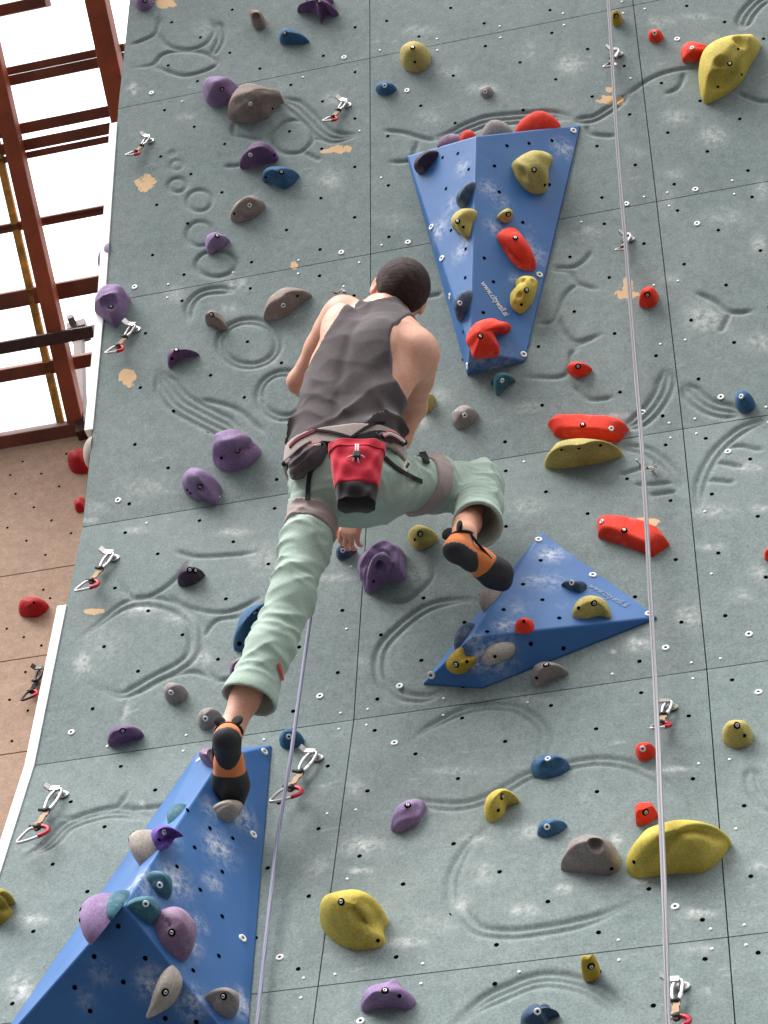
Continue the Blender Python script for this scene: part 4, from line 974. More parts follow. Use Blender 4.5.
LF = lambda lab, mat, wa, wb, ru, rv, H, b=(), seed=0, **kw: on_face(lab, mat, ca, cb, c3, wa, wb, cb - ca, ru, rv, H, b, seed, **kw)
LF('pale grey round hold beside the violet one, left flank of the blue pyramid', 'pale', .40, .085, .045, .068, .075, [('d', -.25, .35), ('h', -.3, -.1)], 8)
LF('large lilac hold on the left flank of the blue pyramid, beside its apex', 'purple', .015, .13, .055, .095, .075, [('h', -.1, -.2), ('h', -.2, -.5)], 9)
LF('teal hold wedged between the apex and the large lilac hold', 'teal', .03, .045, .025, .065, .035, (), 10)
LF('blue-teal hold high on the left flank of the blue pyramid', 'teal', .64, .08, .03, .055, .035, (), 11)
# --- on the wall's side edge and on the beige wall
def side_hold(label, mat, px, py, r, H, seed):
    u, s = wall_us(px, py); e = float(u_edge(s)); k = int(math.floor(s)); o, t, n = row_frame(k)
    hold_at(label, mat, wall_pt(e - .001, s, -.05), (-1, 0, 0), t, r * .8, r, H, seed=seed)
side_hold('lilac hold on the side edge of the wall, above the ring-shaped one', 'purple', 104, 252, .075, .06, 20)
side_hold('pale hold on the side edge of the wall, level with the dark sill beam', 'pale', 88, 446, .07, .045, 21)
bp = (bo + np.array([0, -.006, 0]), bn)
hold('ribbed crimson hold on the beige wall, at the edge of the grey-green wall', 'crimson', 'd', [(202,631),(209,600),(235,588),(262,590),(268,650),(245,662),(214,656)], .08, plane=bp)
hold('crimson oval hold standing alone on the beige wall', 'crimson', 'g', [(57,326),(65,305),(105,286),(136,300),(143,321),(110,346),(64,343)], .07, plane=bp, ridges=[([(75,320),(105,305),(125,310)], .01, .012)], bolts=[('h',100,303)])
hold('sliver of a crimson hold on the beige wall behind the wall edge', 'crimson', 'I', [(75,505),(77,499),(84,497),(86,509),(80,513),(76,511)], .04, plane=bp)
# ------------------------------------------------------------------ distance-field sculpting for the climber
class Field:
    def __init__(s, lo, hi, h):
        s.lo = np.asarray(lo, float); s.h = h
        s.n = np.ceil((np.asarray(hi) - s.lo) / h).astype(int) + 1
        s.F = np.full(s.n, .08, np.float32)
    def sub(s, lo, hi):
        a = np.clip(np.floor((np.asarray(lo) - s.lo) / s.h).astype(int), 0, s.n - 1); b = np.clip(np.ceil((np.asarray(hi) - s.lo) / s.h).astype(int) + 1, 1, s.n)
        sl = tuple(slice(i, max(j, i + 1)) for i, j in zip(a, b))
        g = [s.lo[i] + s.h * np.arange(sl[i].start, sl[i].stop) for i in range(3)]
        return sl, np.stack(np.meshgrid(*g, indexing='ij'), -1)
    def op(s, fn, lo, hi, k=.0, mode='add', pad=.09):
        sl, X = s.sub(np.asarray(lo) - pad, np.asarray(hi) + pad)
        d = fn(X).astype(np.float32); f = s.F[sl]
        if mode == 'add':
            r = np.minimum(f, d)
            if k: hh = np.maximum(k - np.abs(f - d), 0) / k; r = r - hh * hh * k * .25
        elif mode == 'cut':
            r = np.maximum(f, -d)
            if k: hh = np.maximum(k - np.abs(f + d), 0) / k; r = r + hh * hh * k * .25
        elif mode == 'keep': r = np.maximum(f, d)
        elif mode == 'disp': r = f + d
        s.F[sl] = r; return s
    def everywhere(s, fn, mode): return s.op(fn, s.lo, s.lo + s.n * s.h, mode=mode, pad=0)
    def cone(s, a, b, r1, r2, k=.02, mode='add'):
        a, b = np.asarray(a, float), np.asarray(b, float); r = max(r1, r2)
        def fn(X):
            d = b - a; t = np.clip(((X - a) @ d) / (d @ d + 1e-12), 0, 1)
            return np.linalg.norm(X - a - t[..., None] * d, axis=-1) - (r1 + (r2 - r1) * t)
        return s.op(fn, np.minimum(a, b) - r, np.maximum(a, b) + r, k, mode)
    def chain(s, pts, rs, k=.015, mode='add'):
        for i in range(len(pts) - 1): s.cone(pts[i], pts[i+1], rs[i], rs[i+1], k, mode)
        return s
    def ell(s, c, axes, rad, k=.02, mode='add'):
        c = np.asarray(c, float); A = np.asarray(axes, float); rad = np.asarray(rad, float); R_ = rad.max()
        def fn(X):
            q = (X - c) @ A.T; k0 = np.linalg.norm(q / rad, axis=-1); k1 = np.linalg.norm(q / rad**2, axis=-1) + 1e-9
            return k0 * (k0 - 1) / k1
        return s.op(fn, c - R_, c + R_, k, mode)
    def mesh(s, name, mat, parent=None, smooth_it=1):
        F = s.F; ins = F < 0
        nx, ny, nz = F.shape
        c = np.zeros((nx-1, ny-1, nz-1), np.int8)
        for i in (0, 1):
            for j in (0, 1):
                for k in (0, 1): c += ins[i:nx-1+i, j:ny-1+j, k:nz-1+k]
        cells = np.argwhere((c > 0) & (c < 8))
        vid = np.full(c.shape, -1, np.int32); vid[tuple(cells.T)] = np.arange(len(cells))
        off = np.array([(i, j, k) for i in (0, 1) for j in (0, 1) for k in (0, 1)])
        vals = np.stack([F[tuple((cells + o).T)] for o in off], 1)
        acc = np.zeros((len(cells), 3)); cnt = np.zeros(len(cells))
        for a in range(8):
            for b in range(a + 1, 8):
                if np.abs(off[a] - off[b]).sum() != 1: continue
                va, vb = vals[:, a], vals[:, b]; m = (va < 0) != (vb < 0)
                t = np.where(m, va / (va - vb + 1e-12), 0)
                acc += np.where(m[:, None], off[a] + t[:, None] * (off[b] - off[a]), 0); cnt += m
        V = s.lo + (cells + acc / cnt[:, None]) * s.h
        Q = []
        for ax in range(3):
            sl0 = [slice(None)] * 3; sl1 = [slice(None)] * 3; sl0[ax] = slice(0, -1); sl1[ax] = slice(1, None)
            A, B = ins[tuple(sl0)], ins[tuple(sl1)]
            u, w_ = [(1, 2), (2, 0), (0, 1)][ax]
            for flip, mk in ((False, A & ~B), (True, ~A & B)):
                e = np.argwhere(mk)
                ok = (e[:, u] > 0) & (e[:, w_] > 0) & (e[:, u] < F.shape[u] - 1) & (e[:, w_] < F.shape[w_] - 1); e = e[ok]
                q = []
                for du, dw in ((-1, -1), (0, -1), (0, 0), (-1, 0)):
                    x = e.copy(); x[:, u] += du; x[:, w_] += dw; q.append(vid[tuple(x.T)])
                q = np.stack(q, 1)
                Q.append(q[:, ::-1] if flip else q)
        Q = np.concatenate(Q); Q = Q[(Q >= 0).all(1)]
        for _ in range(smooth_it):
            acc = np.zeros_like(V); cnt = np.zeros(len(V))
            for i in range(4):
                a, b = Q[:, i], Q[:, (i + 1) % 4]
                for d in range(3): acc[:, d] += np.bincount(a, V[b, d], len(V)) + np.bincount(b, V[a, d], len(V))
                cnt += np.bincount(a, minlength=len(V)) + np.bincount(b, minlength=len(V))
            V = V * .5 + .5 * acc / np.maximum(cnt, 1)[:, None]
        ob = mesh_np(name, V, [Q], mat)
        if parent is not None:
            ob.parent = parent; ob.matrix_parent_inverse = parent.matrix_world.inverted()
        ob_bvh[name + str(len(ob_bvh))] = None
        return ob, V, Q
ob_bvh = {}
def slab_cut(o, n):         # keeps the side the normal points away from
    o, n = np.asarray(o, float), unit(n)
    return lambda X: (X - o) @ n
def wav(X, seed, wl):
    g = np.random.default_rng(seed); r = 0
    for _ in range(5):
        k = g.normal(size=3); k = k / np.linalg.norm(k) * 2 * math.pi / (wl * g.uniform(.7, 1.5)); r = r + np.sin(X @ k + g.uniform(0, 6.28))
    return r / 5
def folds(X, d, wl, amp, seed, mask_wl=.14):
    q = (X @ unit(d)) / wl * math.pi + 1.9 * wav(X, seed, .16)
    m = np.clip(.35 + 1.0 * wav(X, seed + 1, mask_wl), 0, 1)
    return -amp * m * (1 - np.abs(np.sin(q)) ** .8)

# ------------------------------------------------------------------ the climber's joints
VD = -CM[:, 2]; IU = CM[:, 1]; IR = CM[:, 0]      # directions: away from the photographer, up and right in the view
def solve_h(par, px, py, L, lo=-.05, hi=.9, deeper=True):
    hs = np.linspace(lo, hi, 400); ds = np.array([np.linalg.norm(P(px, py, h) - par) - L for h in hs])
    z = [i for i in range(399) if ds[i] * ds[i+1] <= 0]
    i = (z[0] if deeper else z[-1]) if z else int(np.argmin(np.abs(ds)))
    return P(px, py, hs[i]), hs[i]
J = {}
J['hipL'] = P(320, 492, .43); J['hipR'] = P(382, 484, .43)
J['shL'] = P(342, 313, .52); J['shR'] = P(420, 351, .575)
J['kneeL'], h_ = solve_h(J['hipL'], 291, 598, .43, hi=.9, deeper=False); print('kneeL h', h_)
heL, toL = P(227, 742, .32), P(231, 796, .125)
heR, toR = P(457, 553, .36), P(503, 577, .205)
def foot_frame(he, to, mixv, mixu):
    d = unit(to - he); u = VD * mixv + IU * mixu; u = unit(u - d * (u @ d)); return d, u, np.cross(d, u)
FL = foot_frame(heL, toL, .8, .5); FR = foot_frame(heR, toR, .62, .85)
J['ankL'] = heL + FL[0] * .035 + FL[1] * .075; J['ankR'] = heR + FR[0] * .03 + FR[1] * .075
J['kneeR'], h_ = solve_h(J['hipR'], 478, 486, .42, deeper=True); print('kneeR h', h_)
J['elL'], h_ = solve_h(J['shL'], 299, 382, .285); print('elL h', h_)
J['wrL'] = P(322, 395, .12); J['wrR'] = P(358, 509, .15)
hs_ = np.linspace(.1, .7, 300); pe = [P(415, 407, h) for h in hs_]
h_ = hs_[int(np.argmin([(np.linalg.norm(q - J['shR']) - .285)**2 + (np.linalg.norm(q - J['wrR']) - .262)**2 for q in pe]))]; J['elR'] = P(415, 407, h_); print('shR elR', np.linalg.norm(J['elR'] - J['shR'])); print('elR h', h_)
for a, b in (('kneeL','ankL'),('kneeR','ankR'),('elL','wrL'),('elR','wrR'),('shL','shR'),('hipL','hipR')): print(a, b, round(float(np.linalg.norm(J[a] - J[b])), 3))
print('foot', np.linalg.norm(heL - toL), np.linalg.norm(heR - toR))
mh = (J['hipL'] + J['hipR']) / 2; ms = (J['shL'] + J['shR']) / 2
TU = unit(ms - mh); TLEN = np.linalg.norm(ms - mh); print('torso', TLEN)
axH = unit(J['hipR'] - J['hipL']); axS = unit(J['shR'] - J['shL'])
axH = unit(axH - TU * (axH @ TU)); axS = unit(axS - TU * (axS @ TU)); axS = unit(axS + .25 * axH)
spine = {0.: mh, .45: P(347, 404, .55), 1.: ms}
def ctr(t):
    c = mh + TU * TLEN * np.asarray(t)[..., None]
    o = spine[.45] - mh; o = o - TU * (o @ TU)
    return c + o * (np.clip(1 - ((np.asarray(t) - .45) / .55) ** 2, 0, 1))[..., None] * .8
TA = np.array([-.14, -.08, 0, .2, .4, .6, .8, .93, 1.02, 1.1, 1.2])
HW = np.array([.125, .150, .168, .162, .158, .172, .180, .160, .120, .075, .05])
HD = np.array([.095, .108, .115, .100, .090, .100, .112, .100, .082, .062, .05])
def loft(X, grow=0.0, gfn=None, tmin=None):
    t = ((X - mh) @ TU) / TLEN
    tc = np.clip(t, TA[0], TA[-1]); s = np.clip(tc, 0, 1)[..., None]
    ax = axH * (1 - s) + axS * s; ax = ax / np.linalg.norm(ax, axis=-1)[..., None]
    fw = np.cross(np.broadcast_to(TU, ax.shape), ax)       # towards the wall
    q = X - ctr(t); x = (q * ax).sum(-1); y = (q * fw).sum(-1)
    a = np.interp(tc, TA, HW) + grow; b = np.interp(tc, TA, HD) + grow
    if gfn is not None: g = gfn(t); a = a + g; b = b + g
    e = 2.35
    k0 = (np.abs(x / a) ** e + np.abs(y / b) ** e) ** (1 / e)
    groove_ = .006 * np.exp(-(x / .018) ** 2) * (y < 0) * np.clip((t - .1) * 4, 0, 1)       # the furrow over the spine
    d = (k0 - 1) * np.minimum(a, b) + groove_
    return np.maximum(d, np.maximum(((TA[0] if tmin is None else tmin) - t) * TLEN, (t - TA[-1]) * TLEN)), t, x, y
lo_t = np.minimum(mh, ms) - .28; hi_t = np.maximum(mh, ms) + .28

# ------------------------------------------------------------------ materials
def skin_material():
    m, nt, b = new_mat('skin')
    col = ramp(nt, noise(nt, 14, 5), .3, .7, lin((210, 148, 120)), lin((228, 172, 148)))
    col = mixc(nt, .10, col, ramp(nt, noise(nt, 180, 2), .35, .65), 'OVERLAY')
    nt.links.new(col, b.inputs['Base Color']); b.inputs['Roughness'].default_value = .5
    b.inputs['Subsurface Weight'].default_value = .12; b.inputs['Subsurface Radius'].default_value = (.012, .004, .002); b.inputs['Subsurface Scale'].default_value = .6
    bump(nt, b, noise(nt, 400, 2), .08, .001); return m
def cloth_material(name, c0, c1, scale=10, grain=380, rough=.9, var=.25):
    m, nt, b = new_mat(name)
    col = ramp(nt, noise(nt, scale, 5), .3, .7, lin(c0), lin(c1))
    col = mixc(nt, var, col, ramp(nt, noise(nt, grain, 3, .7), .3, .7), 'OVERLAY')
    nt.links.new(col, b.inputs['Base Color']); b.inputs['Roughness'].default_value = rough; b.inputs['Specular IOR Level'].default_value = .15
    b.inputs['Sheen Weight'].default_value = .15
    bump(nt, b, noise(nt, grain * 1.5, 3), .25, .001); return m
def hair_material():
    m, nt, b = new_mat('dark_brown_hair')
    tc = N(nt, 'ShaderNodeTexCoord'); mp = N(nt, 'ShaderNodeMapping'); nt.links.new(tc.outputs['Object'], mp.inputs['Vector'])
    mp.inputs['Rotation'].default_value = (.6, .35, 0); mp.inputs['Scale'].default_value = (620, 620, 90)
    n = N(nt, 'ShaderNodeTexNoise', Scale=1.0, Detail=4, Roughness=.7); nt.links.new(mp.outputs[0], n.inputs['Vector'])
    col = ramp(nt, n.outputs[0], .3, .75, lin((22, 14, 13)), lin((82, 58, 54))); nt.links.new(col, b.inputs['Base Color'])
    b.inputs['Roughness'].default_value = .65; b.inputs['Specular IOR Level'].default_value = .2
    bump(nt, b, n.outputs[0], .6, .004); return m
M['skin'] = skin_material()
M['hair'] = hair_material()
M['tank'] = cloth_material('charcoal_jersey', (78, 70, 71), (98, 90, 90))
M['trousers'] = cloth_material('pale_green_cotton', (156, 174, 161), (176, 194, 180), 7)
M['taupe'] = cloth_material('taupe_padding', (158, 142, 138), (178, 162, 156))
M['black_web'] = cloth_material('black_webbing', (26, 26, 28), (38, 38, 40))
M['orange'] = cloth_material('orange_leather', (214, 116, 58), (228, 136, 80), rough=.6, var=.1)
M['bagred'] = cloth_material('red_bag_fabric', (178, 34, 52), (200, 50, 66))
M['bagblack'] = cloth_material('black_bag_fabric', (30, 27, 29), (44, 40, 42))
M['greycloth'] = cloth_material('dark_grey_cloth', (74, 66, 68), (98, 88, 90))
M['maroon'] = cloth_material('maroon_edge', (96, 34, 46), (116, 42, 54))
M['redtrim'] = simple('red_stitched_trim', (206, 78, 64), .8)
M['sole'] = simple('worn_black_rubber', (38, 37, 40), .6, var=.3, scale=14, bmp=.3)

# ------------------------------------------------------------------ body
LO = np.min(list(J.values()), 0) - .2; HI = np.max(list(J.values()), 0) + np.array([.22, .2, .36])
B = Field(LO, HI, .0048)
B.op(lambda X: loft(X, 0, lambda t: -.008 - .012 * np.clip((.28 - t) * 8, 0, 1) + .008 * np.clip((t - .8) * 8, 0, 1), -.07)[0], lo_t, hi_t, mode='add')
for s_, sh, el, wr in (('L', 'shL', 'elL', 'wrL'), ('R', 'shR', 'elR', 'wrR')):
    S_, E_, W_ = J[sh], J[el], J[wr]
    cen = ctr(np.array(1.0)); nk = ctr(np.array(1.08))
    B.cone(nk, S_, .044, .046, .05)                          # trapezius
    B.cone(S_ + (cen - S_) * .05, S_ + (E_ - S_) * .25, .058, .054, .035)   # deltoid
    blade = ctr(np.array(.86)); bl = blade + (S_ - ms) * .55 - np.cross(TU, axS) * .085
    B.ell(bl, [axS, np.cross(TU, axS), TU], (.055, .022, .075), .04)         # shoulder blade
    B.cone(ctr(np.array(.6)) + (S_ - ms) * .75, S_ + (cen - S_) * .12 - TU * .05, .036, .045, .05)   # flank up to the armpit
    m1 = S_ + (E_ - S_) * .5
    B.chain([S_ + (E_ - S_) * .1, m1, E_], [.050, .046, .036], .03)
    B.chain([E_, E_ + (W_ - E_) * .3, W_], [.037, .040, .026], .025)
def hand(F, wr, d, pn, side, curl, grip=1.0):
    """d: wrist to knuckles, pn: the way the palm faces, side: towards the thumb"""
    d = unit(d); pn = unit(pn - d * (pn @ d)); sd = np.cross(d, pn); sd = sd if sd @ side > 0 else -sd
    for o, l, r in ((-.028, .078, .0115), (-.010, .086, .0125), (.010, .086, .0125), (.028, .080, .012)):
        F.cone(wr + sd * o * .55, wr + d * l + sd * o, .0145, r, .012)
    F.cone(wr + sd * .012 + pn * .006, wr + d * .05 + sd * .030 + pn * .008, .016, .013, .012)
    for i, (o, l0, ln) in enumerate(((.030, .082, .070), (.010, .088, .080), (-.010, .086, .074), (-.029, .078, .058))):
        p = wr + d * l0 + sd * o; a = 0; r = .0092 - .0006 * (i == 3)
        for j, fr_ in enumerate((.45, .32, .23)):
            a += curl[j]; q = p + (d * math.cos(a) + pn * math.sin(a)) * ln * fr_ + sd * (o * .06)
            F.cone(p, q, r, r * .92, .004); p = q; r *= .92
    p = wr + d * .022 + sd * .026 + pn * .008
    for ln, dd_ in ((.042, sd * .75 + d * .6 + pn * .25), (.032, sd * .25 + d * .9 + pn * .45), (.026, d * .8 + pn * .6)):
        q = p + unit(dd_) * ln; F.cone(p, q, .0125 if ln > .04 else .0105, .0095, .006); p = q
wall_n = row_frame(2)[2]
hand(B, J['wrR'], P(344, 548, .085) - J['wrR'], -wall_n, -IR, (.55, .75, .5))
hand(B, J['wrL'], P(330, 380, .045) - J['wrL'], -wall_n, IR, (.2, .25, .2))
for hp, kn, an in (('hipL', 'kneeL', 'ankL'), ('hipR', 'kneeR', 'ankR')):
    H_, K_, A_ = J[hp], J[kn], J[an]
    B.chain([H_, (H_ + K_) / 2, K_], [.066, .062, .050], .03)
    back = unit(np.cross(A_ - K_, np.cross(A_ - K_, K_ - H_)))
    B.chain([K_, K_ + (A_ - K_) * .32, K_ + (A_ - K_) * .75, A_], [.048, .048, .038, .036], .03)
B.chain([J['ankL'], heL + FL[0] * .02 + FL[1] * .02, toL - FL[0] * .02], [.034, .030, .028], .02)
B.chain([J['ankR'], heR + FR[0] * .02 + FR[1] * .02, toR - FR[0] * .02], [.034, .030, .028], .02)
# head: back view, tilted to the right
HC = P(399, 286, 0.) * 0 + (lambda d: CAM + d * ((ms + TU * .20 - CAM) @ d))(ray(401, 290))
hx = unit(IR * .93 - IU * .38 + VD * .12)
hy = VD * .985 - IU * .12; hy = unit(hy - hx * (hy @ hx)); hz = np.cross(hx, hy)
HA = np.array([hx, hy, hz])
def hp_(x, y, z): return HC + hx * x + hy * y + hz * z
NB = ctr(np.array(1.04)) + np.cross(TU, axS) * .012 + IR * .014
B.cone(NB, hp_(0, -.012, -.055), .060, .056, .04)
B.ell(hp_(0, 0, .0), HA, (.078, .096, .088), .02)
B.cone(hp_(0, .035, -.045), hp_(0, .072, -.098), .052, .026, .03)            # jaw and chin
for sx in (-1, 1):
    B.cone(hp_(sx * .052, .0, -.045), hp_(sx * .03, .066, -.092), .022, .018, .025)
    B.ell(hp_(sx * .045, .068, -.04), HA, (.022, .022, .02), .02)          # cheek
    B.ell(hp_(sx * .032, .093, -.012), HA, (.017, .013, .011), .008, 'cut')     # eye socket
    eax = np.array([unit(hx * sx * .9 - hy * .35), unit(hy + hx * sx * .35), hz])
    B.ell(hp_(sx * .085, -.008, -.022), eax, (.008, .020, .032), .006)
    B.ell(hp_(sx * .091, -.010, -.018), eax, (.005, .011, .019), .004, 'cut')
B.cone(hp_(-.034, .085, .006), hp_(.034, .085, .006), .011, .011, .012)
B.chain([hp_(0, .092, .0), hp_(0, .113, -.040)], [.009, .013], .010)
for sx in (-1, 1): B.ell(hp_(sx * .012, .102, -.043), HA, (.009, .010, .008), .008)
B.cone(hp_(-.021, .088, -.070), hp_(.021, .088, -.070), .008, .008, .006); B.cone(hp_(-.016, .087, -.080), hp_(.016, .087, -.080), .009, .009, .006)
B.cone(hp_(-.022, .098, -.0755), hp_(.022, .098, -.0755), .0022, .0022, .002, 'cut')
body, bV, bQ = B.mesh('person', M['skin'])
# move the origin to the hips
org = Vector(mh); body.data.transform(Matrix.Translation(-org)); body.location = org; bpy.context.view_layer.update()
tag(body, 'climber seen from behind in grey tank top and pale green trousers, right foot raised', 'person')
BODY = body
for sx in (-1, 1):
    mb = MB(); a = np.linspace(0, math.pi, 9)
    for i in range(1): pass
    e_ = bmesh.new(); bmesh.ops.create_uvsphere(e_, u_segments=14, v_segments=10, radius=.0115)
    for f in e_.faces: f.material_index = 1 if f.calc_center_median().dot(Vector(hy)) > .0095 else 0
    bmesh.ops.translate(e_, verts=e_.verts, vec=hp_(sx * .032, .083, -.012))
    bm_obj('eye', e_, [M['white'], M['black']], BODY, smooth=True)
# hair
HF = Field(HC - .15, HC + .15, .0035)
HF.ell(hp_(0, -.008, .010), HA, (.090, .106, .094), 0)
HF.ell(hp_(0, -.055, -.030), HA, (.072, .050, .052), .02)
def hair_cut(X):
    q = X - HC; x, y, z = q @ hx, q @ hy, q @ hz
    line = np.interp(y, [-.12, -.06, -.02, .02, .05, .09], [-.072, -.066, -.012, .004, .030, .046]) + .010 * np.cos(x * 60) * (y < -.05)
    return line - z
HF.everywhere(hair_cut, 'keep')
HF.everywhere(lambda X: .0016 * wav(X, 5, .026) + .0008 * wav(X, 6, .010), 'disp')
hair, _, _ = HF.mesh('hair', M['hair'], BODY, 0)

# ------------------------------------------------------------------ tank top
T = Field(lo_t - .02, hi_t + .02, .0045)
loose = lambda t: .010 + .005 * np.clip((t - .7) * 6, 0, 1) + .012 * np.clip(1 - (t - .15) / .5, 0, 1)
T.op(lambda X: loft(X, 0, loose)[0], lo_t, hi_t, mode='add')
for sh in ('shL', 'shR'):
    S_ = J[sh]; T.cone(ctr(np.array(1.08)), S_, .058, .055, .05)
    T.cone(ctr(np.array(.6)) + (S_ - ms) * .75, S_ + (ctr(np.array(1.0)) - S_) * .12 - TU * .05, .052, .055, .05)
    bl = ctr(np.array(.86)) + (S_ - ms) * .55 - np.cross(TU, axS) * .085
    T.ell(bl, [axS, np.cross(TU, axS), TU], (.062, .031, .082), .05)
def tank_cut(X):
    d, t, x, y = loft(X)
    wr_ = np.interp(t, [.30, .42, .55, .75, .95, 1.15], [.30, .20, .158, .142, .134, .118])
    wl_ = np.interp(t, [.36, .50, .62, .78, .95, 1.15], [.30, .21, .170, .122, .094, .072])
    arm = np.where(x > 0, x - wr_, -x - wl_)
    hem = (.185 - t) * TLEN + .05 * x
    neck = np.linalg.norm(np.stack([x / .056, ((t - 1.20) * TLEN) / .045], -1), axis=-1) - 1
    return np.maximum(np.maximum(arm, hem), np.maximum(-neck * .05, (t - 1.19) * TLEN))
T.everywhere(tank_cut, 'keep')
fd1 = unit(TU * .85 + axS * .5); fd2 = unit(TU * .8 - axS * .6)
def tank_folds(X):
    t = ((X - mh) @ TU) / TLEN
    low = np.clip((.62 - t) * 2.2, .12, 1) * np.clip((t - .165) * 9, .25, 1)
    return low * (folds(X, fd1, .080, .036, 11, .20) + folds(X, fd2, .095, .032, 17, .20)) + .007
T.everywhere(tank_folds, 'disp')
tank, tV, tQ = T.mesh('tank_top', M['tank'], BODY)

# ------------------------------------------------------------------ trousers
LO = np.min([J[k] for k in ('hipL', 'hipR', 'kneeL', 'kneeR', 'ankL', 'ankR')], 0) - .17; HI = np.max([J[k] for k in ('hipL', 'hipR', 'kneeL', 'kneeR', 'ankL', 'ankR')], 0) + .2
R_ = Field(LO, HI, .0048)
R_.op(lambda X: loft(X, .022)[0], lo_t, hi_t, mode='add')
R_.everywhere(lambda X: ((X - mh) @ TU) - .17 * TLEN, 'keep')
fwd = np.cross(TU, axH)
R_.ell(mh - axH * .075 - fwd * .050 - TU * .015, [axH, fwd, TU], (.085, .072, .080), .03)
R_.ell(mh + axH * .075 - fwd * .050 - TU * .015, [axH, fwd, TU], (.085, .072, .080), .03)
cuts = []
LEGS = {}
for hp, kn, an, cf, rr in (('hipL', 'kneeL', 'ankL', .76, (.091, .079, .075, .075, .084)), ('hipR', 'kneeR', 'ankR', .80, (.095, .090, .084, .080, .076))):
    H_, K_, A_ = J[hp], J[kn], J[an]; C_ = K_ + (A_ - K_) * cf + (IR * (.012 if hp == 'hipL' else .034))
    R_.chain([H_, (H_ + K_) / 2, K_], rr[:3], .04)
    R_.chain([K_, K_ + (C_ - K_) * .5, K_ + (C_ - K_) * 1.15], rr[2:], .03)
    LEGS[hp] = (H_, K_, A_, C_, rr)
def tr_folds(X):
    r = 0
    for hp, sd in (('hipL', 21), ('hipR', 31)):
        H_, K_, A_, C_, rr = LEGS[hp]
        wL = 1 / (1 + np.exp(-((X - (mh)) @ axH) * (-40 if hp == 'hipL' else 40)))
        ax = unit(K_ - H_); ax2 = unit(C_ - K_)
        near = np.clip(1 - np.abs(np.linalg.norm(X - K_, axis=-1) - .0) / .22, 0, 1)
        r = r + wL * ((.3 + near) * folds(X, unit(ax2 + .9 * np.cross(ax2, VD)), .050, .009, sd) + folds(X, unit(ax - .8 * np.cross(ax, VD)), .075, .006, sd + 4) + .5 * folds(X, ax2, .03, .006, sd + 8))
    fade = np.ones(X.shape[:-1])
    for hp in LEGS:
        C_ = LEGS[hp][3]; ax = unit(C_ - LEGS[hp][1]); q = (C_ - X) @ ax
        nearc = np.linalg.norm(X - C_, axis=-1) < .16
        fade = np.where(nearc, np.clip((q - .012) / .06, 0, 1), fade)
    return (2.0 * r + .012) * fade
R_.everywhere(tr_folds, 'disp')
for hp in LEGS:
    H_, K_, A_, C_, rr = LEGS[hp]; ax = unit(C_ - K_)
    wave = lambda X, C_=C_, ax=ax: np.maximum((X - C_) @ ax - .006 * wav(X, 9, .07), np.linalg.norm(X - C_, axis=-1) * 0 - 1)
    # cut everything past the cuff, near this leg only
    sl, X = R_.sub(C_ - .17, C_ + .17 + 0)
    dd = (X - C_) @ ax - .006 * wav(X, 9, .12); far = np.linalg.norm(X - (C_ + ax * .06), axis=-1) - .15
    R_.F[sl] = np.maximum(R_.F[sl], np.minimum(dd, -far).astype(np.float32))
    R_.chain([K_ + (C_ - K_) * .74, C_, K_ + (C_ - K_) * 1.3], [rr[4] - .034, rr[4] - .011, rr[4] - .008], .0, 'cut')
trs, rV, rQ = R_.mesh('trousers', M['trousers'], BODY)
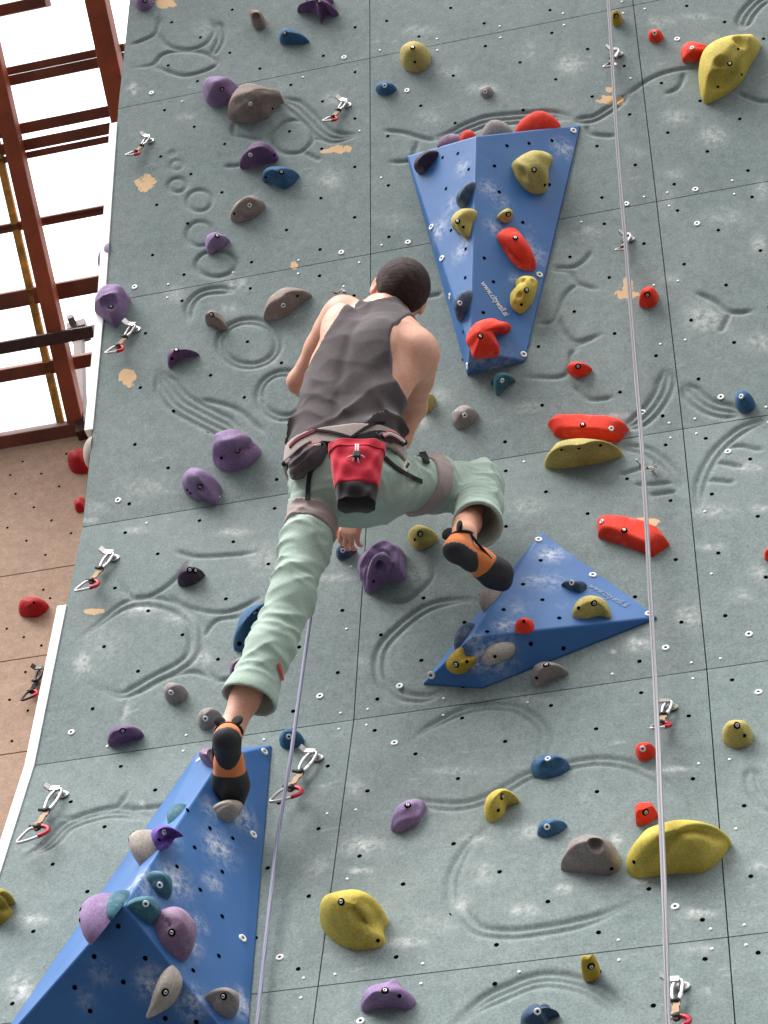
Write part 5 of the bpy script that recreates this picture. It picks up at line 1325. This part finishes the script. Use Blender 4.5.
# ------------------------------------------------------------------ shoes
def bvh_np(V, Q): return BVHTree.FromPolygons([tuple(v) for v in V], [tuple(int(i) for i in q) for q in Q])
def tidy(o):       # origin to the middle of its own mesh
    bpy.context.view_layer.update(); return o
def shoe(label, he, to, fr, an, tip):
    d, u, s_ = fr; Lf = np.linalg.norm(to - he)
    lo = np.minimum(np.minimum(he, to), an) - .11; hi = np.maximum(np.maximum(he, to), an) + .11
    def base(F, g):
        F.cone(he + u * .010, he + d * .09 + u * .014, .034 + g, .036 + g, .02)
        F.cone(he + d * .09 + u * .012, he + d * .165 + u * .002 + s_ * tip * .004, .037 + g, .036 + g, .03)
        F.ell(he + d * .155 + u * .004, [d, s_, u], (.055 + g, .046 + g, .030 + g), .03)
        F.cone(he + d * .165 + s_ * tip * .008, he + d * (Lf + .012) - u * .008 + s_ * tip * .014, .034 + g, .021 + g, .025)
        F.cone(he + u * .02 - d * .002, he + d * .022 + u * .062, .034 + g, .035 + g, .02)
        F.everywhere(lambda X: -((X - he) @ u) - .030 - g, 'keep')
    F1 = Field(lo, hi, .0035); base(F1, 0); F1.cone(he + d * .02 + u * .05, an + u * .05, .028, .032, 0, 'cut')
    up, V1, Q1 = F1.mesh('climbing_shoe', M['orange'], BODY)
    F2 = Field(lo, hi, .0035); base(F2, .0032)
    F2.everywhere(lambda X: .112 + .30 * ((X - he) @ u) - (X - he) @ d + .004 * wav(X, 3, .05), 'keep')
    o2, V2, Q2 = F2.mesh('toe_rubber', M['sole'], up)
    F3 = Field(lo, hi, .0035); base(F3, .0045)
    def pad_(X):
        a, b, c = (X - he) @ d, (X - he) @ s_, (X - he) @ u
        return np.maximum((np.sqrt(((a - .012) / .062)**2 + (b / .044)**2) - 1) * .045, c - .004 - .25 * np.maximum(-a, 0))
    F3.everywhere(pad_, 'keep')
    o3, V3, Q3 = F3.mesh('heel_rubber', M['sole'], up)
    mb = MB(); c = he + d * .020 + u * .064; a = np.linspace(0, 2 * math.pi, 33)
    ring = c + np.cos(a)[:, None] * (d * .037) + np.sin(a)[:, None] * (s_ * .036) + (u * .006) * np.cos(a)[:, None]
    mb.tube(ring, .0055, 8); o4 = mb.build('ankle_strap', M['black_web'], up)
    for sg in (-1, 1):
        Ff = Field(c - .09, c + .09, .004); p = c - d * .030 + s_ * sg * .024 + u * .012
        Ff.ell(p, [unit(s_ * sg + u * .5 - d * .5), unit(u - s_ * sg * .5), unit(d + s_ * sg * .5)], (.020, .022, .008), 0)
        Ff.mesh('pull_loop', M['black_web'], up)
    p0_ = he + d * .06 + s_ * -tip * .036 + u * .012
    mb = MB(); mb.tube(catmull([c + s_ * -tip * .034, he + d * .05 + s_ * -tip * .042 + u * .03, he + d * .10 + s_ * -tip * .040 + u * .004], 24, False), .0045, 8)
    mb.build('side_seam', M['black_web'], up)
    return up
shoe('left', heL, toL, FL, J['ankL'], 1); shoe('right', heR, toR, FR, J['ankR'], -1)

# ------------------------------------------------------------------ harness
def band_field(grow, t0, t1, tilt, name, mat):
    F_ = Field(lo_t, hi_t, .0045)
    F_.op(lambda X: loft(X, grow)[0], lo_t, hi_t)
    def cut(X):
        d, t, x, y = loft(X); tt = t * TLEN - tilt * x
        return np.maximum(t0 * TLEN - tt, tt - t1 * TLEN)
    F_.everywhere(cut, 'keep'); F_.op(lambda X: loft(X, grow - .012)[0], lo_t, hi_t, mode='cut')
    return F_.mesh(name, mat, BODY)
belt, eV, eQ = band_field(.027, .085, .195, .10, 'harness_belt', M['taupe'])
loops = []
for hp, pa_, pb_ in (('hipL', (283, 507), (344, 531)), ('hipR', (437, 446), (408, 504))):
    H_, K_, A_, C_, rr = LEGS[hp]; ax = unit(K_ - H_); mid = ((pa_[0] + pb_[0]) / 2, (pa_[1] + pb_[1]) / 2)
    ts = np.linspace(0, 1, 60); pxs = np.array([to_px(H_ + (K_ - H_) * t) for t in ts]); t_ = ts[np.argmin(((pxs - mid)**2).sum(1))] if hp == 'hipR' else ts[np.argmin(np.abs(pxs[:, 1] - mid[1] - 6))]
    cc = H_ + (K_ - H_) * t_; l = unit(hit_plane(*pb_, cc, -VD) - hit_plane(*pa_, cc, -VD)); nn = unit(ax - l * (ax @ l))
    sl, X = R_.sub(cc - .21, cc + .21)          # the padded band follows the trousers it is strapped over
    F_ = Field(R_.lo, R_.lo + 1, .0048); F_.lo = X[0, 0, 0]; F_.h = R_.h; F_.n = np.array(X.shape[:3])
    q_ = X - cc - ((X - cc) @ ax)[..., None] * ax
    F_.F = np.maximum(np.maximum(R_.F[sl] - .0065, np.abs((X - cc) @ nn) - .029), np.linalg.norm(q_, axis=-1) - .128).astype(np.float32)
    loops.append(F_.mesh('leg_loop', M['taupe'], BODY))
SURF = [bvh_np(V, Q) for V, Q in ((rV, rQ), (tV, tQ), (eV, eQ), (bV, bQ), (loops[0][1], loops[0][2]), (loops[1][1], loops[1][2]))]
def body_hit(px, py):
    d = Vector(ray(px, py)); best = None
    for b in SURF:
        h = b.ray_cast(Vector(CAM), d)
        if h[0] is not None and (best is None or h[3] < best[2]): best = (np.array(h[0]), np.array(h[1]), h[3])
    if best is None: return None
    n = best[1]; return best[0], (n if n @ np.array(d) < 0 else -n)
def strap_mesh(mb, pts, width, thick=.003, lift=.002, m=0, n=26):
    px = catmull(pts, n, False); H_ = [body_hit(*p) for p in px]; H_ = [h for h in H_ if h is not None]
    if len(H_) < 3: return
    X = np.array([h[0] for h in H_]); Nn = np.array([h[1] for h in H_])
    for _ in range(4):
        X[1:-1] = X[1:-1] * .5 + (X[:-2] + X[2:]) * .25; Nn[1:-1] = Nn[1:-1] * .4 + (Nn[:-2] + Nn[2:]) * .3
    Nn /= np.linalg.norm(Nn, axis=1)[:, None]
    tg = np.gradient(X, axis=0); tg /= np.linalg.norm(tg, axis=1)[:, None]; sd = np.cross(tg, Nn); sd /= np.linalg.norm(sd, axis=1)[:, None]
    V = []
    for a, b in ((-1, 0), (-1, 1), (1, 1), (1, 0)): V.append(X + sd * a * width / 2 + Nn * (lift + b * thick))
    k = len(X); V = np.stack(V, 1).reshape(-1, 3); i = np.arange(k - 1)[:, None] * 4; j = np.arange(4)[None]
    Q = np.stack([i + j, i + (j + 1) % 4, i + 4 + (j + 1) % 4, i + 4 + j], -1).reshape(-1, 4)[:, ::-1]
    Q = np.concatenate([Q, [[0, 1, 2, 3]], [[4*k-1, 4*k-2, 4*k-3, 4*k-4]]])
    mb.add(V, Q, m=m); return X, Nn
def strap(name, pts, width, mat, thick=.003, lift=.002, parent=None):
    mb = MB(); r = strap_mesh(mb, pts, width, thick, lift)
    if r is None: print('no strap', name); return
    return mb.build(name, mat, parent or belt[0] if isinstance(belt, tuple) else (parent or belt), smooth=False)
strap('leg_strap', [(327,446),(316,460),(310,478),(308,500)], .014, M['black_web'], .004, .003)
strap('leg_strap', [(384,458),(395,468),(410,477),(421,482)], .014, M['black_web'], .004, .003)
strap('leg_strap', [(416,444),(422,452),(426,464)], .022, M['black_web'], .004, .003)
strap('back_cord', [(316,431),(332,433),(347,437),(352,439)], .008, M['black_web'], .005, .002)
strap('back_cord', [(352,438),(362,431),(374,424),(384,423)], .008, M['black_web'], .005, .002)
strap('belt_webbing', [(322,444),(340,443),(360,439),(376,434),(392,437),(402,444)], .020, M['black_web'], .005, .003)
strap('waistband', [(290,447),(297,440),(308,434),(318,430)], .012, M['maroon'], .003, .001, parent=BODY)
strap('patch', [(403,470),(406,466),(409,462)], .022, cloth_material('cream_patch', (190,190,170), (206,206,188)), .002, .0015, parent=trs)
strap('patch_print', [(405,468),(407,465.5),(408,464)], .009, M['black_web'], .0015, .0035, parent=trs)
strap('cuff_tab', [(277,664),(279.5,671),(281,680)], .010, M['redtrim'], .004, .004, parent=trs)
# gear loops: red and white corded tubes standing off the belt
def gear_loop(pts, lift):
    X = []
    for p, l in zip(pts, lift):
        h = body_hit(*p)
        X.append(h[0] - VD * l if h is not None else None)
    last = [x for x in X if x is not None][0]
    for i in range(len(X)):
        if X[i] is None: X[i] = CAM + ray(*pts[i]) * ((last - CAM) @ ray(*pts[i]))
        last = X[i]
    c = catmull(X, 30, False); mb = MB(); mb.tube(c, .0058, 10, m=0)
    tg = np.gradient(c, axis=0); sd = np.cross(tg, VD); sd /= np.linalg.norm(sd, axis=1)[:, None]
    mb.tube(c + sd * .0052 - VD * .001, .0030, 6, m=1); mb.tube(c - sd * .0052 - VD * .001, .0030, 6, m=1)
    mb.tube(c[:4], .0085, 10, m=2); mb.tube(c[-4:], .0085, 10, m=2)
    return mb.build('gear_loop', [M['white'], M['red_alu'], M['black_web']], belt)
gear_loop([(323,444),(312,447),(297,455),(284,465)], (.012, .03, .045, .05))
gear_loop([(382,437),(390,434),(399,438),(405,443)], (.012, .03, .03, .02))
# folded dark grey cloth tucked at the left hip
hs = [body_hit(*p) for p in ((322,449),(312,457),(302,464),(297,474))]
cp = [h[0] - VD * .008 for h in hs if h is not None]
CF = Field(np.min(cp, 0) - .09, np.max(cp, 0) + .09, .004)
CF.chain(cp, [.022, .036, .036, .020][:len(cp)], .02)
CF.everywhere(lambda X: folds(X, unit(IR * .5 - IU * .8), .022, .010, 71) + .003 * wav(X, 72, .03), 'disp')
CF.mesh('hip_cloth', M['greycloth'], belt)
hs = [body_hit(*p) for p in ((378,436),(389,438),(399,442))]; cp = [h[0] + VD * .004 for h in hs if h is not None]
CF = Field(np.min(cp, 0) - .07, np.max(cp, 0) + .07, .004); CF.chain(cp, [.011, .015, .011][:len(cp)], .015)
CF.everywhere(lambda X: folds(X, unit(IR * .8 - IU * .3), .018, .008, 75), 'disp'); CF.mesh('hip_cloth', M['greycloth'], belt)

# ------------------------------------------------------------------ chalk bag (hangs from the belt: a thing of its own)
h0 = body_hit(357, 470)
axd = -unit(TU - IR * (TU @ IR) * 1.0 + VD * .10); wx = unit(IR - axd * (IR @ axd)); ot = np.cross(wx, axd); ot = ot if ot @ VD < 0 else -ot
topc = CAM + ray(357, 449) * ((h0[0] - CAM) @ ray(357, 449) - .085)
bag = empty('chalk_bag', topc); tag(bag, 'red chalk bag with black base hanging from the back of the climber\'s harness', 'chalk bag')
def bag_ring(v, n=40, w=1.0):
    a = np.arange(n) / n * 2 * math.pi
    hw = np.interp(v, [0, .03, .12, .20], [.080, .078, .068, .055]) * w; hd = np.interp(v, [0, .03, .12, .20], [.040, .044, .046, .040]) * w
    e = .72
    x = np.sign(np.cos(a)) * np.abs(np.cos(a))**e * hw; y = np.sign(np.sin(a)) * np.abs(np.sin(a))**e * hd
    p = topc + axd * v + x[:, None] * wx + y[:, None] * ot
    w_ = .0035 * np.sin(3 * a + v * 90) * np.clip(v * 30, 0, 1) + .003 * np.sin(7 * a - v * 60)
    return p + ot * w_[:, None]
def bag_part(name, v0, v1, mat, g=1.0, close=False, steps=14, inner=True):
    rings = [bag_ring(v, w=g) for v in np.linspace(v0, v1, steps)]; n = 40; V = list(rings)
    if inner: V += [bag_ring(v, w=g * .93) for v in np.linspace(v1, v0, steps)]
    k = len(V); V = np.concatenate(V); i = np.arange(k - (0 if inner and not close else 1))[:, None]; j = np.arange(n)[None]
    i2 = (i + 1) % k
    Q = np.stack([i * n + j, i * n + (j + 1) % n, i2 * n + (j + 1) % n, i2 * n + j], -1).reshape(-1, 4)
    T_ = np.zeros((0, 3), int)
    if close:
        V = np.concatenate([V, [V[-n:].mean(0)]]); jj = np.arange(n); T_ = np.stack([(k-1)*n + jj, (k-1)*n + (jj + 1) % n, np.full(n, k * n)], 1)
    ob = mesh_np(name, V, [Q, T_], mat)
    me = ob.data; bm = bmesh.new(); bm.from_mesh(me); bmesh.ops.recalc_face_normals(bm, faces=bm.faces); bm.to_mesh(me); bm.free()
    ob.parent = bag; ob.matrix_parent_inverse = bag.matrix_world.inverted(); return ob
bag_part('bag_body', .012, .154, M['bagred'])
bag_part('rim', -.006, .022, M['bagred'], 1.05)
bag_part('bag_base', .152, .208, M['bagblack'], .99, close=True, inner=False)
bag_part('lining', .006, .06, M['bagblack'], .92, close=True, inner=False)
fz = lambda x, v, o_=.052: topc + axd * v + wx * x + ot * o_
mb = MB(); mb.tube([fz(-.003, .018, .044), fz(-.003, .045, .050), fz(-.003, .062, .052)], .0026, 8, m=0); mb.tube([fz(.004, .018, .044), fz(.004, .045, .050), fz(.003, .062, .052)], .0026, 8, m=0)
for q in ((-.028, .075), (.024, .073), (.006, .095), (-.012, .088)): mb.tube([fz(0, .066, .052), fz(q[0] * .6, (q[1] + .066) / 2, .055), fz(q[0], q[1], .050)], .0022, 8, m=0)
mb.build('drawcord', [simple('pale_pink_cord', (222, 180, 182), .8)], bag)
mb = MB(); mb.box(fz(0, .066, .054), wx * .011, axd * .011, ot * .008); lk = mb.build('cord_lock', M['black_rubber'], bag, smooth=False)
b_ = lk.modifiers.new('bevel', 'BEVEL'); b_.width = .003; b_.segments = 2
mb = MB(); mb.tube(catmull([topc - axd * -.004 + wx * .03 - ot * .02, topc - axd * .012 - ot * .035 + wx * .01, topc - axd * .012 - ot * .035 - wx * .01, topc + axd * .004 - wx * .03 - ot * .02], 24, False), .005, 8); mb.build('hanging_loop', M['black_web'], bag)

# ------------------------------------------------------------------ ropes
def rope_mat(name, c0, c1):
    m, nt, b = new_mat(name)
    wv = N(nt, 'ShaderNodeTexWave', Scale=60.0, Distortion=.5); tc = N(nt, 'ShaderNodeTexCoord'); nt.links.new(tc.outputs['Object'], wv.inputs['Vector'])
    col = ramp(nt, wv.outputs['Fac'], .2, .8, lin(c0), lin(c1)); nt.links.new(col, b.inputs['Base Color']); b.inputs['Roughness'].default_value = .9
    return m
M['rope_w'] = rope_mat('pale_grey_rope', (140, 137, 141), (166, 163, 167)); M['rope_b'] = rope_mat('lilac_grey_rope', (136, 136, 156), (164, 162, 182))
def rope_path(pts, n=90):
    X = [P(*p) for p in pts]; return catmull(X, n, False)
rp_ = [(606.5,-25,.085),(608.5,0,.085),(612,55,.085),(618,150,.085),(625.5,241,.085),(635,360,.085),(642.5,455,.09),(649,570,.085),(655.5,690,.105),(660,790,.165),(664.5,900,.165),(668,1024,.105)]
path = rope_path(rp_, 120)
d0 = unit(path[-1] - path[-8]); tail = [wall_pt(2.0 + .02 * i, -.4 - .35 * i, .085) for i in range(1, 13)]
path = np.concatenate([[wall_pt(1.9, 5.9, .085), wall_pt(1.92, 5.2, .085)], path, [q for q in tail if q[2] > .02]])
ro = empty('climbing_rope', path[20]); tag(ro, 'pale double rope running the full height of the wall on the right', 'rope')
for sg in (-1, 1):
    mb = MB(); mb.tube(path + IR * .0038 * sg + np.array([0, -.003 * sg, 0]), .0040, 8); mb.build('strand', M['rope_w'], ro)
frontp = mh + np.cross(TU, axH) * .13 - TU * .0
lp = [P(316,530,.24),P(311,575,.18),P(311,610,.15),(P(305,655,.13)),P(297,712,.13),P(290.5,758,.11),P(284,797,.09),P(276,850,.05),(P(268,920,.04)),P(262,975,.035),P(257,1024,.035)]
path = np.concatenate([catmull([frontp] + lp, 110, False), [wall_pt(.80 - .01 * i, -.15 - .35 * i, .035) for i in range(1, 14) if wall_pt(.8, -.15 - .35 * i, .03)[2] > .02]])
mb = MB(); mb.tube(path, .0058, 8); r2 = mb.build('climbing_rope', M['rope_b']); tag(r2, 'thin lilac-grey rope hanging from the climber past the blue pyramid volume', 'rope')

# ------------------------------------------------------------------ quickdraws
M['red_biner'] = simple('red_gate_alloy', (186, 40, 58), .4, .3)
def quickdraw(label, X0, X1, n, dull=False, sag=.015, red=True):
    """hanger bolted at X0, carabiner, webbing, carabiner ending at X1"""
    L = np.linalg.norm(X1 - X0); D = (X1 - X0) / L; n = unit(n - D * (n @ D)); Wd = np.cross(n, D)
    Wd = Wd if Wd @ IR > 0 else -Wd
    root = empty('quickdraw', X0); tag(root, label, 'quickdraw', None)
    alu, web, rub, redm = (M['darksteel'], M['black_web'], M['black_rubber'], M['red_alu']) if dull else (M['alu'], M['tan_web'], M['black_rubber'], M['red_biner'])
    q = lambda v, w_, o_=0.0: X0 + D * v * L + Wd * w_ * L + n * (o_ - sag * math.sin(math.pi * min(max(v, 0), 1)))
    k = min(1.0, L / .17)
    # hanger: bent steel ear with its bolt
    mb = MB(); wall_n_ = n
    mb.disc(q(.04, .05, -.012), n, .017 * k, 18, .004, m=0); mb.disc(q(.04, .05, -.008), n, .0095 * k, 6, .007 * k, m=0)
    hb = X0 + D * .004 * k + n * .005
    mb.box(hb - Wd * .012 * k, Wd * .016 * k, D * .011 * k, n * .0028)
    ed = unit(n * .7 - Wd * .7); en = unit(np.cross(D, ed))
    mb.box(hb - Wd * .026 * k + ed * .009 * k, ed * .012 * k, D * .011 * k, en * .0026)
    mb.build('hanger', [alu], root, smooth=False)
    def biner(name, loop, r, gate, gm):
        c = catmull([q(*p) for p in loop], 48); c = np.concatenate([c, c[:2]]); m_ = len(c)
        mb = MB(); i0, i1 = int(gate[0] * m_), int(gate[1] * m_)
        o_ = mb.tube(c, r, 8, m=0).build(name, [alu], root)
        g = MB(); g.tube(c[i0:i1 + 1] + n * .0005, r * 1.35, 8); g.build('gate', gm, o_)
    biner('carabiner', [(.04,-.02,.004),(.03,.045,.004),(.16,.052,.004),(.29,.036,.003),(.34,.0,.003),(.29,-.04,.003),(.15,-.055,.004)], .0048 * k, (.35, .55), alu)
    biner('carabiner', [(.64,.03,.003),(.70,-.04,.004),(.86,-.05,.004),(1.0,-.02,.004),(.92,.09,.004),(.77,.18,.004),(.66,.13,.003)], .0048 * k, (.60, .93), redm if red else alu)
    mb = MB(); ww = .0085 * k
    for a, b in ((.32, .44), (.44, .56), (.56, .69)):
        pa2, pb2 = q(a, .0, .004), q(b, .015, .004); cc = (pa2 + pb2) / 2; dd = unit(pb2 - pa2)
        mb.box(cc, Wd * ww, dd * np.linalg.norm(pb2 - pa2) * .52, n * .0028)
    mb.build('webbing', web, root, smooth=False)
    for v, w_ in ((.35, .0), (.655, .03)):
        mb = MB(); mb.tube([q(v - .035, w_, .004), q(v, w_, .004), q(v + .035, w_, .004)], [.009 * k, .012 * k, .009 * k], 10); mb.tube([q(v - .01, w_ - .085 * k, .006), q(v, w_, .006)], .0055 * k, 8)
        mb.build('rubber_keeper', rub, root)
    return root
def wn(px, py): return wall_plane(px, py)[1]
for a, b, lab, h1 in (
    ((149,137), (127,156), 'quickdraw near the top left edge, above a tan bare patch', .05),
    ((346,101), (324,122), 'quickdraw high on the wall beside the three moulded wave lines', .05),
    ((134,325), (107,354), 'quickdraw just below the lilac ring-shaped hold', .06),
    ((344,288), (331,292), 'quickdraw mostly hidden behind the climber\'s left shoulder', .03),
    ((112,553), (77,592), 'quickdraw at the left edge of the wall, level with the climber\'s knees', .06),
    ((59,789), (20,844), 'quickdraw with an open wire triangle at the lower left edge of the wall', .07),
    ((314,752), (273,803), 'quickdraw with a red gate beside the lilac-grey rope, right of the lower foot', .075),
    ((617,50), (605,68), 'uppermost quickdraw on the pale double rope', .07),
    ((629,235), (617,251), 'quickdraw on the pale double rope, right of the tall blue wedge', .07),
    ((655,468), (636,461), 'quickdraw on the pale double rope, between the two red plates', .075),
    ((669,702), (653,730), 'quickdraw on the pale double rope, above an orange-red knob', .075),
    ((678,980), (670,1032), 'lowest quickdraw on the pale double rope, at the bottom edge', .07)):
    X0 = P(*a, .014); X1 = P(*b, h1); quickdraw(lab, X0, X1, wn(*a), red=lab.find('uppermost') < 0)
quickdraw('dull dark quickdraw hanging on the beige wall', hit_plane(42, 668, bo, bn, .016), hit_plane(23, 701, bo, bn, .05), bn, dull=True)
# people-sized check: nothing else moves after this
for o in list(SC.objects):
    if o.type == 'EMPTY' and not o.children: bpy.data.objects.remove(o)
